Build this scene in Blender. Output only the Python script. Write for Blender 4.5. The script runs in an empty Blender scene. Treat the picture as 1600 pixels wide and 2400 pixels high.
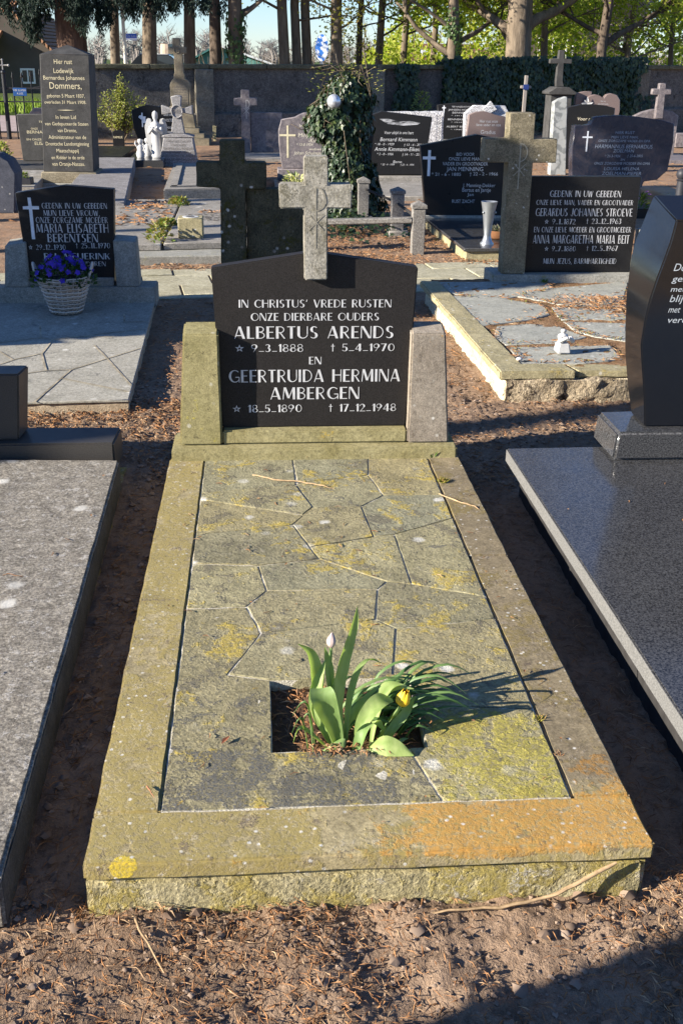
import bpy, bmesh, math, random
import numpy as np
from mathutils import Vector, Matrix, noise

# ------------------------------------------------------------------ camera, light, exposure
S = bpy.context.scene
COL = S.collection
cam = bpy.data.cameras.new("camera")
cam_ob = bpy.data.objects.new("camera", cam)
COL.objects.link(cam_ob)
S.camera = cam_ob
cam.sensor_fit = 'VERTICAL'
cam.sensor_height = 36.0
cam.lens = 37.80
cam.clip_start = 0.05
cam.clip_end = 3000
PITCH, YAW, ROLL = 0.398765, 0.078298, 0.014106
CAM = Vector((-0.18198, -1.48417, 1.38941))
def cam_axes():
    f0 = Vector((math.sin(YAW), math.cos(YAW), 0)); r0 = Vector((math.cos(YAW), -math.sin(YAW), 0)); u0 = Vector((0, 0, 1))
    f = f0*math.cos(PITCH)-u0*math.sin(PITCH); u = u0*math.cos(PITCH)+f0*math.sin(PITCH)
    return r0*math.cos(ROLL)+u*math.sin(ROLL), -r0*math.sin(ROLL)+u*math.cos(ROLL), f
_r, _u, _f = cam_axes()
cam_ob.matrix_world = Matrix(((_r.x, _u.x, -_f.x, CAM.x), (_r.y, _u.y, -_f.y, CAM.y), (_r.z, _u.z, -_f.z, CAM.z), (0, 0, 0, 1)))

SUN_EL, SUN_AZ = math.radians(20), math.radians(18)      # shadows fall 18 degrees from +X towards +Y
W = bpy.data.worlds.new("World"); S.world = W; W.use_nodes = True
_nt = W.node_tree
_sky = _nt.nodes.new('ShaderNodeTexSky'); _sky.sky_type = 'NISHITA'; _sky.sun_disc = False
_sky.sun_elevation = SUN_EL; _sky.sun_rotation = math.atan2(-math.cos(SUN_AZ), -math.sin(SUN_AZ))
_sky.air_density = 1.0; _sky.dust_density = 0.0; _sky.ozone_density = 3.0; _sky.altitude = 300
_tint = _nt.nodes.new('ShaderNodeMix'); _tint.data_type = 'RGBA'; _tint.blend_type = 'MULTIPLY'; _tint.inputs[0].default_value = 1.0
_tint.inputs[7].default_value = (.80, .93, 1.22, 1)
_nt.links.new(_sky.outputs[0], _tint.inputs[6]); _nt.links.new(_tint.outputs[2], _nt.nodes['Background'].inputs[0])
_nt.nodes['Background'].inputs[1].default_value = 0.06
sun = bpy.data.lights.new("sun", 'SUN'); sun.energy = 5.0; sun.angle = math.radians(0.5); sun.color = (1.0, 0.92, 0.80)
sun_ob = bpy.data.objects.new("sun", sun); COL.objects.link(sun_ob)
SUND = Vector((math.cos(SUN_EL)*math.cos(SUN_AZ), math.cos(SUN_EL)*math.sin(SUN_AZ), -math.sin(SUN_EL)))
sun_ob.rotation_euler = SUND.to_track_quat('-Z', 'Y').to_euler()
sun_ob.location = (-20, -10, 15)
S.view_settings.view_transform = 'Standard'; S.view_settings.look = 'None'
S.view_settings.exposure = 1.5; S.view_settings.gamma = 1.0

# ------------------------------------------------------------------ scene-graph helpers
rng = random.Random(7)
def thing(name, label, cat, loc=(0, 0, 0), group=None):
    o = bpy.data.objects.new(name, None); COL.objects.link(o); o.location = loc
    o.empty_display_size = .05
    o['label'] = label; o['category'] = cat
    if group: o['group'] = group
    return o
def tag(o, label, cat, group=None):
    o['label'] = label; o['category'] = cat
    if group: o['group'] = group
    return o
def world_loc(o):
    v = Vector(o.location)
    while o.parent: o = o.parent; v += Vector(o.location)
    return v

class MB:
    """collects polygons, links them as one mesh object"""
    def __init__(s): s.v = []; s.f = []
    def add(s, vs, fs):
        b = len(s.v); s.v += [tuple(v) for v in vs]; s.f += [tuple(i+b for i in f) for f in fs]; return s
    def box(s, x0, x1, y0, y1, z0, z1):
        return s.add([(x0,y0,z0),(x1,y0,z0),(x1,y1,z0),(x0,y1,z0),(x0,y0,z1),(x1,y0,z1),(x1,y1,z1),(x0,y1,z1)],
                     [(0,3,2,1),(4,5,6,7),(0,1,5,4),(1,2,6,5),(2,3,7,6),(3,0,4,7)])
    def hexa(s, p):     # 8 points ordered as in box
        return s.add(p, [(0,3,2,1),(4,5,6,7),(0,1,5,4),(1,2,6,5),(2,3,7,6),(3,0,4,7)])
    def prism(s, pts, y0, y1, dx=0, dz=0):   # outline (x,z) counter-clockwise seen from the front (-Y)
        n = len(pts)
        vs = [(x, y0, z) for x, z in pts]+[(x+dx, y1, z+dz) for x, z in pts]
        fs = [tuple(range(n)), tuple(range(2*n-1, n-1, -1))]
        for i in range(n):
            j = (i+1) % n; fs.append((j, i, n+i, n+j))
        return s.add(vs, fs)
    def slab(s, pts, z0, z1):                # outline (x,y) counter-clockwise seen from above
        n = len(pts)
        vs = [(x, y, z0) for x, y in pts]+[(x, y, z1) for x, y in pts]
        fs = [tuple(range(n-1, -1, -1)), tuple(range(n, 2*n))]
        for i in range(n):
            j = (i+1) % n; fs.append((i, j, n+j, n+i))
        return s.add(vs, fs)
    def tube(s, pts, rad, n=6, cap=True):
        pts = [Vector(p) for p in pts]
        if not hasattr(rad, '__len__'): rad = [rad]*len(pts)
        vs = []; fs = []; up = Vector((0.31, 0.17, 0.93)).normalized()
        for i, p in enumerate(pts):
            t = (pts[min(i+1, len(pts)-1)]-pts[max(i-1, 0)])
            t = t.normalized() if t.length > 1e-9 else Vector((0, 0, 1))
            a = t.cross(up)
            if a.length < .2: a = t.cross(Vector((1, 0, 0)))
            a.normalize(); b = t.cross(a)
            for k in range(n):
                an = 2*math.pi*k/n
                vs.append(p+(a*math.cos(an)+b*math.sin(an))*rad[i])
            if i:
                o = (i-1)*n
                for k in range(n):
                    k2 = (k+1) % n; fs.append((o+k, o+n+k, o+n+k2, o+k2))
        if cap: fs += [tuple(range(n)), tuple(range(len(vs)-1, len(vs)-n-1, -1))]
        return s.add(vs, fs)
    def lathe(s, prof, c, n=20, sx=1, sy=1):   # prof (r, z)
        vs = []; fs = []
        for r, z in prof:
            for k in range(n):
                a = 2*math.pi*k/n; vs.append((c[0]+sx*r*math.cos(a), c[1]+sy*r*math.sin(a), c[2]+z))
        for i in range(len(prof)-1):
            for k in range(n):
                k2 = (k+1) % n; fs.append((i*n+k, i*n+k2, (i+1)*n+k2, (i+1)*n+k))
        fs += [tuple(range(n-1, -1, -1)), tuple(range(len(vs)-n, len(vs)))]
        return s.add(vs, fs)
    def ball(s, c, r, nu=10, nv=7, sx=1, sy=1, sz=1):
        prof = [(max(1e-4, r*math.sin(math.pi*i/nv)), -sz*r*math.cos(math.pi*i/nv)) for i in range(nv+1)]
        return s.lathe(prof, c, nu, sx, sy)
    def leaf(s, p, d, nrm, L, w, fold=.25):
        p = Vector(p); d = d.normalized(); a = d.cross(nrm)
        if a.length < 1e-4: a = Vector((1, 0, 0))
        a.normalize(); n2 = a.cross(d)
        return s.add([p, p+d*L*.45+a*w*.5+n2*w*fold, p+d*L, p+d*L*.45-a*w*.5+n2*w*fold], [(0, 1, 2), (0, 2, 3)])
    def ivyleaf(s, p, d, nrm, L):
        p = Vector(p); d = d.normalized(); a = d.cross(nrm)
        if a.length < 1e-4: a = Vector((1, 0, 0))
        a.normalize(); n2 = a.cross(d)
        q = lambda u, t, h=0: p+d*L*u+a*L*t+n2*L*h
        return s.add([q(0,0), q(-.08,.33,.1), q(.35,.5,.12), q(.5,.24,.05), q(1,0,-.08), q(.5,-.24,.05), q(.35,-.5,.12), q(-.08,-.33,.1), q(.35,0)],
                     [(0,1,2,8),(8,2,3),(8,3,4),(8,4,5),(8,5,6),(0,8,6,7)])
    def ribbon(s, pts, wid, side, fold=.18, seg=14):
        """a long leaf: centre line points (Catmull-Rom), widths, side vectors, V-folded"""
        P = [Vector(p) for p in pts]; n = len(P); vs = []; fs = []
        def cr(A, t):
            i = min(int(t), n-2); u = t-i
            p0 = A[max(i-1, 0)]; p1 = A[i]; p2 = A[i+1]; p3 = A[min(i+2, n-1)]
            return .5*((2*p1)+(p2-p0)*u+(2*p0-5*p1+4*p2-p3)*u*u+(3*p1-p0-3*p2+p3)*u**3)
        SD = [Vector(x).normalized() for x in (side if hasattr(side[0], '__len__') else [side]*n)]
        for k in range(seg+1):
            t = k/seg*(n-1); c = cr(P, t); w = max(cr(wid, t), .0006); sd = cr(SD, t).normalized()
            tn = (cr(P, min(t+.05, n-1))-cr(P, max(t-.05, 0))).normalized(); nr = sd.cross(tn).normalized()
            for q in (-1, -.5, 0, .5, 1):
                vs.append(c+sd*w*.5*q+nr*w*(fold*(q*q)+(.10*noise.noise(c*45+Vector((q, 0, 0)))*abs(q))))
            if k:
                o = (k-1)*5
                for q in range(4): fs.append((o+q, o+q+1, o+q+6, o+q+5))
        return s.add(vs, fs)
    def build(s, name, mat, parent=None, bevel=0, seg=1, smooth=None, rough=None, kind=None, label=None, loc=None):
        me = bpy.data.meshes.new(name)
        off = world_loc(parent) if parent else Vector(loc or (0, 0, 0))
        if bevel or rough:
            bm = bmesh.new()
            vs = [bm.verts.new(v) for v in s.v]
            for f in s.f:
                try: bm.faces.new([vs[i] for i in f])
                except ValueError: pass
            bm.normal_update()
            if bevel:
                ed = [e for e in bm.edges if len(e.link_faces) == 2 and e.calc_face_angle(0) > .4]
                bmesh.ops.bevel(bm, geom=ed, offset=bevel, segments=seg, affect='EDGES', clamp_overlap=True)
            if rough:
                maxl, amp, fr = rough
                bmesh.ops.triangulate(bm, faces=[f for f in bm.faces if len(f.verts) > 4])
                for _ in range(8):
                    ed = [e for e in bm.edges if e.calc_length() > maxl]
                    if not ed: break
                    bmesh.ops.subdivide_edges(bm, edges=ed, cuts=1, use_grid_fill=True)
                    bmesh.ops.triangulate(bm, faces=[f for f in bm.faces if len(f.verts) > 4])
                for v in bm.verts:
                    c = v.co
                    v.co = c+Vector(noise.noise_vector(c*fr))*amp+Vector(noise.noise_vector(c*fr*3.1))*amp*.45
            for v in bm.verts: v.co -= off
            bm.to_mesh(me); bm.free()
            if smooth is None: smooth = 40
        else:
            me.from_pydata([(x-off.x, y-off.y, z-off.z) for x, y, z in s.v], [], s.f)
        me.materials.append(mat)
        if smooth:
            me.polygons.foreach_set('use_smooth', [True]*len(me.polygons))
            if smooth < 179: me.set_sharp_from_angle(angle=math.radians(smooth))
        me.update()
        o = bpy.data.objects.new(name, me); COL.objects.link(o)
        if parent: o.parent = parent
        else: o.location = off
        if kind: o['kind'] = kind
        if label: o['label'] = label
        return o

# ------------------------------------------------------------------ materials
class NG:
    def __init__(s, name):
        s.m = bpy.data.materials.new(name); s.m.use_nodes = True; s.t = s.m.node_tree
        s.b = s.t.nodes['Principled BSDF']; s.co = s.t.nodes.new('ShaderNodeTexCoord').outputs['Object']; s.n = s.t.nodes.new
    def lk(s, a, b): s.t.links.new(a, b)
    def set(s, inp, v):
        if hasattr(v, 'links') or hasattr(v, 'is_linked'): s.lk(v, inp)
        elif hasattr(v, '__len__') and len(v) == 3 and inp.type == 'RGBA': inp.default_value = (*v, 1)
        else: inp.default_value = v
    def scaled(s, sc):
        m = s.n('ShaderNodeMapping'); s.lk(s.co, m.inputs['Vector']); m.inputs['Scale'].default_value = sc; return m.outputs[0]
    def noise(s, sc, det=4, ro=.6, co=None, dist=0):
        n = s.n('ShaderNodeTexNoise'); s.lk(co or s.co, n.inputs['Vector'])
        n.inputs['Scale'].default_value = sc; n.inputs['Detail'].default_value = det; n.inputs['Roughness'].default_value = ro; n.inputs['Distortion'].default_value = dist
        return n.outputs['Fac']
    def vor(s, sc, co=None, out='Distance', feat='F1', rnd=1):
        n = s.n('ShaderNodeTexVoronoi'); s.lk(co or s.co, n.inputs['Vector']); n.feature = feat
        n.inputs['Scale'].default_value = sc; n.inputs['Randomness'].default_value = rnd; return n.outputs[out]
    def ramp(s, f, stops):
        n = s.n('ShaderNodeValToRGB'); s.lk(f, n.inputs[0]); e = n.color_ramp.elements
        while len(e) < len(stops): e.new(.5)
        for el, (p, c) in zip(e, stops):
            el.position = p; el.color = (*c, 1) if hasattr(c, '__len__') else (c, c, c, 1)
        return n.outputs[0]
    def mix(s, f, a, b, mode='MIX'):
        n = s.n('ShaderNodeMix'); n.data_type = 'RGBA'; n.blend_type = mode
        s.set(n.inputs[0], f); s.set(n.inputs[6], a); s.set(n.inputs[7], b); return n.outputs[2]
    def math(s, op, a, b=0.0):
        n = s.n('ShaderNodeMath'); n.operation = op; s.set(n.inputs[0], a); s.set(n.inputs[1], b); return n.outputs[0]
    def xyz(s):
        n = s.n('ShaderNodeSeparateXYZ'); s.lk(s.co, n.inputs[0]); return n.outputs
    def mr(s, v, a, b, c=0, d=1):
        n = s.n('ShaderNodeMapRange'); n.clamp = True; s.lk(v, n.inputs[0])
        for i, q in enumerate((a, b, c, d)): n.inputs[i+1].default_value = q
        return n.outputs[0]
    def island(s): return s.n('ShaderNodeNewGeometry').outputs['Random Per Island']
    def bump(s, h, strength=.5, dist=.002):
        n = s.n('ShaderNodeBump'); s.lk(h, n.inputs['Height']); n.inputs['Strength'].default_value = strength; n.inputs['Distance'].default_value = dist
        if s.b.inputs['Normal'].is_linked: s.lk(s.b.inputs['Normal'].links[0].from_socket, n.inputs['Normal'])
        s.lk(n.outputs[0], s.b.inputs['Normal'])
    def col(s, c): s.set(s.b.inputs['Base Color'], c)
    def pr(s, rough=.8, spec=.3, metal=0):
        s.set(s.b.inputs['Roughness'], rough); s.b.inputs['Specular IOR Level'].default_value = spec; s.b.inputs['Metallic'].default_value = metal
        return s.m

def stone(name, c1, c2, sc=6, grain=.35, lichen=(), spots=0, rough=.85, spec=.25, bump=.5, bdist=.003, gs=260, streak=None, broad=1.6, tint=None, big=(.45, .6), isl=None):
    """weathered stone; lichen: (colour, scale, threshold[, mask function])"""
    g = NG(name)
    c = g.mix(g.ramp(g.noise(sc, 5, .65), [(.35, 0.0), (.65, 1.0)]), c1, c2)
    if isl: c = g.mix(1.0, c, g.ramp(g.island(), isl), 'MULTIPLY')
    if streak:
        c = g.mix(g.ramp(g.noise(streak, 5, .7, g.scaled((1, 1, .12))), [(.45, 0.0), (.75, .55)]), c, tuple(x*.55 for x in c1))
    gr = g.noise(gs, 3, .7)
    c = g.mix(1.0, c, g.ramp(g.noise(sc*9, 6, .75), [(.28, .62), (.5, 1.0), (.72, 1.32)]), 'MULTIPLY')
    c = g.mix(1.0, c, g.ramp(gr, [(.3, 1-grain), (.7, 1+grain)]), 'MULTIPLY')
    h = gr
    for li in lichen:
        f = g.noise(li[1], 6, .72, dist=.4)
        f = g.math('ADD', f, g.math('MULTIPLY', g.math('SUBTRACT', g.noise(li[1]*7, 3, .7), .5), .35))
        if len(li) > 3: f = g.math('ADD', f, li[3](g))
        f = g.math('MULTIPLY', g.ramp(f, [(li[2], 0.0), (min(.99, li[2]+.065), .92)]), g.ramp(g.noise(li[1]*13, 5, .8), [(.38, .08), (.52, 1.0)]))
        c = g.mix(f, c, li[0])
        h = g.math('ADD', h, g.math('MULTIPLY', f, .8))
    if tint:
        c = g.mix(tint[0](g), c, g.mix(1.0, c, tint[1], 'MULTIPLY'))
    if spots:
        v = g.math('ADD', g.vor(spots), g.math('MULTIPLY', g.math('SUBTRACT', g.noise(spots*5, 3, .7), .5), .22))
        bign = g.noise(spots*.21, 2, .5)
        f = g.math('MULTIPLY', g.ramp(v, [(.10, .8), (.19, 0.0)]), g.ramp(bign, [(big[0], 0.0), (big[1], 1.0)]))
        c = g.mix(f, c, (.62, .60, .54))
    g.col(c); g.bump(h, bump, bdist)
    g.bump(g.noise(sc*5, 4, .6), bump*.5, bdist*broad)
    return g.pr(rough, spec)
def granite(name, c1, c2, sc=350, rough=.12, spec=.5, fleck=None, swirl=None, dust=.06):
    g = NG(name)
    c = g.mix(g.ramp(g.noise(sc, 2, .8), [(.38, 0.0), (.62, 1.0)]), c1, c2)
    if swirl:
        c = g.mix(g.ramp(g.noise(swirl[1], 6, .7, dist=2.5), [(.42, 0.0), (.6, 1.0)]), c, swirl[0])
    if fleck: c = g.mix(g.ramp(g.vor(sc*.45), [(.0, .8), (.16, 0.0)]), c, fleck)
    c = g.mix(g.ramp(g.noise(3, 4, .6), [(.4, 0.0), (.8, dust)]), c, (.16, .15, .13))      # dust
    g.col(c)
    return g.pr(g.ramp(g.noise(7, 4, .6), [(.3, rough), (.75, rough+.14)]), spec)
def plain(name, c, rough=.6, spec=.3, metal=0, var=.15, sc=40):
    g = NG(name); g.col(g.mix(1.0, c, g.ramp(g.noise(sc, 4, .6), [(.3, 1-var), (.7, 1+var)]), 'MULTIPLY')); return g.pr(rough, spec, metal)
def leafmat(name, cols, rough=.5, spec=.35, trans=.25):
    g = NG(name); n = len(cols)
    c = g.ramp(g.island(), [(i/max(1, n-1), k) for i, k in enumerate(cols)])
    g.col(c); m = g.pr(rough, spec)
    if trans:
        t = g.n('ShaderNodeBsdfTranslucent'); mx = g.n('ShaderNodeMixShader')
        g.lk(g.mix(1.0, c, (1.5, 1.6, .6), 'MULTIPLY'), t.inputs[0]); mx.inputs[0].default_value = trans
        g.lk(g.b.outputs[0], mx.inputs[1]); g.lk(t.outputs[0], mx.inputs[2])
        g.lk(mx.outputs[0], g.t.nodes['Material Output'].inputs[0])
    return m
def bark(name, c1, c2, sc=9):
    g = NG(name); n = g.noise(sc, 6, .7, g.scaled((1, 1, .22)))
    g.col(g.mix(g.ramp(n, [(.35, 0.0), (.65, 1.0)]), c1, c2)); g.bump(n, .9, .03); return g.pr(.9, .15)

# ------------------------------------------------------------------ lettering
TK, TN = .19, .065
def _arc(cx, cy, rx, ry, a0, a1, w0, w1=None, side=None):
    n = max(5, int(abs(a1-a0)/14)); pts = []
    for i in range(n+1):
        a = math.radians(a0+(a1-a0)*i/n); t = i/n
        w = w0 if w1 is None else w0+(w1-w0)*t
        if side == 'L': w = TN+(TK-TN)*max(0, -math.cos(a))**1.2
        if side == 'R': w = TN+(TK-TN)*max(0, math.cos(a))**1.2
        if side == 'B': w = TN+(TK-TN)*.8*math.sin(math.pi*t)
        pts.append((cx+rx*math.cos(a), cy+ry*math.sin(a), a, w, rx, ry))
    q = []
    for i in range(n):
        o = []
        for (x, y, a, w, rx_, ry_) in (pts[i], pts[i+1]):
            o.append(((cx+(rx_)*math.cos(a), cy+(ry_)*math.sin(a)), (cx+(rx_-w)*math.cos(a), cy+(ry_-w*.9)*math.sin(a))))
        q.append([o[0][0], o[1][0], o[1][1], o[0][1]])
    return q
def _ln(x0, y0, x1, y1, w):
    if abs(y1-y0) > abs(x1-x0)*.35: return [[(x0-w/2, y0), (x0+w/2, y0), (x1+w/2, y1), (x1-w/2, y1)]]
    return [[(x0, y0-w/2), (x1, y1-w/2), (x1, y1+w/2), (x0, y0+w/2)]]
def deco_glyph(c):
    k, t = TK, TN; h = k/2; e = t/2
    st = lambda x=h: _ln(x, 0, x, 1, k)
    hb = lambda x0, x1, y: _ln(x0, y, x1, y, t)
    D = {
     'A': (.80, _ln(.05, 0, .37, 1, t)+_ln(.70, 0, .40, 1, k)+hb(.15, .6, .26)),
     'B': (.62, st()+_arc(.3, .76, .27, .24, -90, 90, t)+_arc(.3, .27, .32, .27, -90, 90, t)+hb(h, .3, 1-e)+hb(h, .3, .535)+hb(h, .3, e)),
     'C': (.78, _arc(.48, .5, .46, .5, 45, 315, t, side='L')),
     'D': (.76, st()+_arc(.26, .5, .48, .5, -90, 90, t)+hb(h, .27, 1-e)+hb(h, .27, e)),
     'E': (.55, st()+hb(h, .55, 1-e)+hb(h, .48, .52)+hb(h, .55, e)),
     'F': (.52, st()+hb(h, .52, 1-e)+hb(h, .46, .52)),
     'G': (.86, _arc(.48, .5, .46, .5, 45, 330, t, side='L')+_ln(.84, .0, .84, .42, t)+hb(.55, .84, .42)),
     'H': (.74, st()+_ln(.70, 0, .70, 1, t)+hb(h, .7, .55)),
     'I': (.2, st()), 'J': (.5, _ln(.40, .2, .40, 1, k)+_arc(.24, .24, .25, .24, 180, 330, t)),
     'K': (.70, st()+_ln(.2, .45, .62, 1, t)+_ln(.60, 0, .30, .58, k*.9)),
     'L': (.52, st()+hb(h, .52, e)),
     'M': (.96, _ln(.04, 0, .12, 1, t)+_ln(.46, .1, .17, 1, k)+_ln(.48, .1, .80, 1, t)+_ln(.86, 0, .84, 1, k)),
     'N': (.78, _ln(.04, 0, .04, 1, t)+_ln(.66, 0, .12, 1, k)+_ln(.74, 0, .74, 1, t)),
     'O': (.94, _arc(.47, .5, .47, .5, 0, 360, t, side='L')),
     'P': (.6, st()+_arc(.3, .72, .3, .28, -90, 90, t)+hb(h, .3, 1-e)+hb(h, .3, .47)),
     'Q': (.94, _arc(.47, .5, .47, .5, 0, 360, t, side='L')+_ln(.85, -.1, .55, .3, t)),
     'R': (.68, st()+_arc(.3, .73, .3, .27, -90, 90, t)+hb(h, .3, 1-e)+hb(h, .3, .49)+_ln(.62, 0, .30, .48, k*.6)),
     'S': (.60, _arc(.31, .745, .27, .255, 35, 265, t, side='L')+_arc(.29, .255, .29, .255, 85, -145, t, side='R')),
     'T': (.60, _ln(.3, 0, .3, .95, k)+hb(0, .6, 1-e)),
     'U': (.76, _ln(h, .3, h, 1, k)+_ln(.72, .3, .72, 1, t)+_arc(.376, .33, .376, .33, 180, 360, t, side='L')),
     'V': (.78, _ln(.40, 0, .10, 1, k)+_ln(.42, 0, .74, 1, t)),
     'W': (1.1, _ln(.33, 0, .10, 1, k)+_ln(.36, 0, .56, .9, t)+_ln(.80, 0, .60, .9, k)+_ln(.82, 0, 1.06, 1, t)),
     'X': (.7, _ln(.6, 0, .1, 1, k)+_ln(.04, 0, .66, 1, t)),
     'Y': (.7, _ln(.36, 0, .36, .5, k)+_ln(.33, .5, .08, 1, k)+_ln(.37, .5, .66, 1, t)),
     'Z': (.64, hb(0, .62, 1-e)+hb(0, .64, e)+_ln(.12, .03, .52, .97, k)),
     '0': (.66, _arc(.33, .5, .33, .5, 0, 360, t, side='L')), '1': (.30, _ln(.22, 0, .22, 1, k)+_ln(.02, .78, .2, .98, t)),
     '2': (.58, _arc(.28, .73, .28, .27, 180, -40, t, side='R')+_ln(.08, .03, .46, .6, t)+hb(0, .58, .04)),
     '3': (.56, _arc(.26, .75, .25, .25, 150, -90, t, side='R')+_arc(.26, .27, .29, .27, 90, -150, t, side='R')),
     '4': (.64, _ln(.46, 0, .46, 1, k)+_ln(.04, .3, .4, .98, t)+hb(0, .64, .28)),
     '5': (.56, _arc(.26, .31, .30, .31, 120, -150, t, side='R')+_ln(.08, .5, .1, 1, t)+hb(.08, .52, 1-e)),
     '6': (.62, _arc(.31, .3, .31, .3, 0, 360, t, side='L')+_ln(.08, .35, .42, 1, t)),
     '7': (.56, hb(0, .56, 1-e)+_ln(.18, 0, .48, .96, k)),
     '8': (.60, _arc(.3, .75, .25, .25, 0, 360, t)+_arc(.3, .27, .3, .27, 0, 360, t, side='L')),
     '9': (.62, _arc(.31, .7, .31, .3, 0, 360, t, side='R')+_ln(.2, 0, .54, .65, t)),
     '_': (.5, hb(0, .5, .08)), '-': (.4, hb(.04, .36, .42)), ',': (.2, _ln(.04, -.16, .12, .12, .1)), '.': (.2, _ln(.1, 0, .1, .14, .14)),
     "'": (.2, _ln(.07, .72, .13, 1, .1)), ' ': (.42, []),
     '+': (.5, _ln(.25, -.02, .25, 1, .09)+hb(.06, .44, .70)),
    }
    if c == '*':
        q = []
        P = [(.45+(.47 if i % 2 == 0 else .19)*math.sin(i*math.pi/5), .47+(.52 if i % 2 == 0 else .2)*math.cos(i*math.pi/5)) for i in range(10)]
        I = [(.45+(x-.45)*.45, .47+(y-.47)*.45) for x, y in P]
        for i in range(10):
            j = (i+1) % 10; q.append([P[j], P[i], I[i], I[j]])
        return (.95, q)
    return D.get(c, (.5, []))
_fcache = {}
def font_glyphs(text):
    if text in _fcache: return _fcache[text]
    cu = bpy.data.curves.new("lettering", 'FONT'); cu.body = text; cu.size = 1.0; cu.resolution_u = 3
    ob = bpy.data.objects.new("lettering", cu); COL.objects.link(ob)
    dg = bpy.context.evaluated_depsgraph_get(); ev = ob.evaluated_get(dg)
    me = ev.to_mesh()
    r = ([tuple(v.co[:2]) for v in me.vertices], [tuple(p.vertices) for p in me.polygons])
    ev.to_mesh_clear(); bpy.data.objects.remove(ob); bpy.data.curves.remove(cu)
    _fcache[text] = r; return r
def letter(mb, text, x0, x1, z0, z1, y, style='deco', shear=0, tilt=0, dirx=None):
    """one line of lettering on a plane facing -Y, fitted between x0..x1 with cap height z0..z1"""
    H = z1-z0
    if style == 'deco':
        x = 0; polys = []
        for c in text:
            w, q = deco_glyph(c)
            for p in q: polys.append([(x+a, b) for a, b in p])
            x += w+.13
        W_ = x-.13; n = 0
        for p in polys:
            yy = y-.00004*(n % 6); n += 1
            vs = [(x0+(a/W_)*(x1-x0)+shear*b*H, yy, z0+b*H) for a, b in p]
            # face -Y: order counter-clockwise seen from -Y
            ar = sum(p[i][0]*p[(i+1) % len(p)][1]-p[(i+1) % len(p)][0]*p[i][1] for i in range(len(p)))
            if ar < 0: vs.reverse()
            mb.add(vs, [tuple(range(len(vs)))])
        return
    v, f = font_glyphs(text.replace('*', '*').replace('+', '†'))
    if not v: return
    xs = [a for a, b in v]; mn, mx = min(xs), max(xs); cap = .70
    vs = [(x0+(a-mn)/(mx-mn)*(x1-x0)+shear*(b/cap)*H, y, z0+b/cap*H) for a, b in v]
    mb.add(vs, f)
def letters(lines, y, name, mat, parent, style='deco', shear=0):
    mb = MB()
    for l in lines: letter(mb, l[0], l[1], l[2], l[3], l[4], y, style, shear)
    return mb.build(name, mat, parent)
def chi_rho(cx, z0, z1, y, w, R, mat, parent):
    """engraved staff with a P bowl at its top and a small crossing below"""
    mb = MB(); H = z1-z0
    mb.box(cx-w/2, cx+w/2, y-.0008, y+.0012, z0, z1)
    for q in _arc(0, 0, R, R*1.25, -90, 90, w): mb.add([(cx+w*.4+a, y-.0014, z1-R*1.25+b) for a, b in q], [(0, 1, 2, 3)])
    zc = z0+H*.42; a = R*.8
    for s in (-1, 1):
        mb.add([(cx-s*a, y-.0011-.0001*s, zc+a), (cx-s*a+w, y-.0011-.0001*s, zc+a), (cx+s*a+w/2, y-.0011-.0001*s, zc-a), (cx+s*a-w/2, y-.0011-.0001*s, zc-a)], [(3, 2, 1, 0)])
    return mb.build("engraving", mat, parent)

# ------------------------------------------------------------------ ground
def axis_coords(dense, far_lo, far_hi):
    """dense: list of (a, b, step); grows geometrically to the far limits"""
    out = []
    for a, b, st in dense: out += list(np.arange(a, b, st))
    out.append(dense[-1][1])
    st = dense[0][2]; x = out[0]
    lo = []
    while x > far_lo: st *= 1.22; x -= st; lo.append(x)
    st = dense[-1][2]; x = out[-1]; hi = []
    while x < far_hi: st *= 1.22; x += st; hi.append(x)
    return np.array(lo[::-1]+out+hi)
def soil_z(x, y):
    d = 1.0 if y < 3 else max(.35, 1-(y-3)*.2)
    p = Vector((x*9, y*9, 0.3)); q = Vector((x*34, y*34, 1.7))
    z = .014*noise.noise(p)+.018*abs(noise.noise(q))*max(.25, .6+noise.noise(p*.6)*1.3)+.009*noise.noise(q*2.6)-.005
    if y < .05 and abs(x) < 1: z += .016*max(0, 1-abs(y+.03)/.12)*(noise.noise(Vector((x*6, y*8, 5)))+.3)
    return z*d
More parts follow.
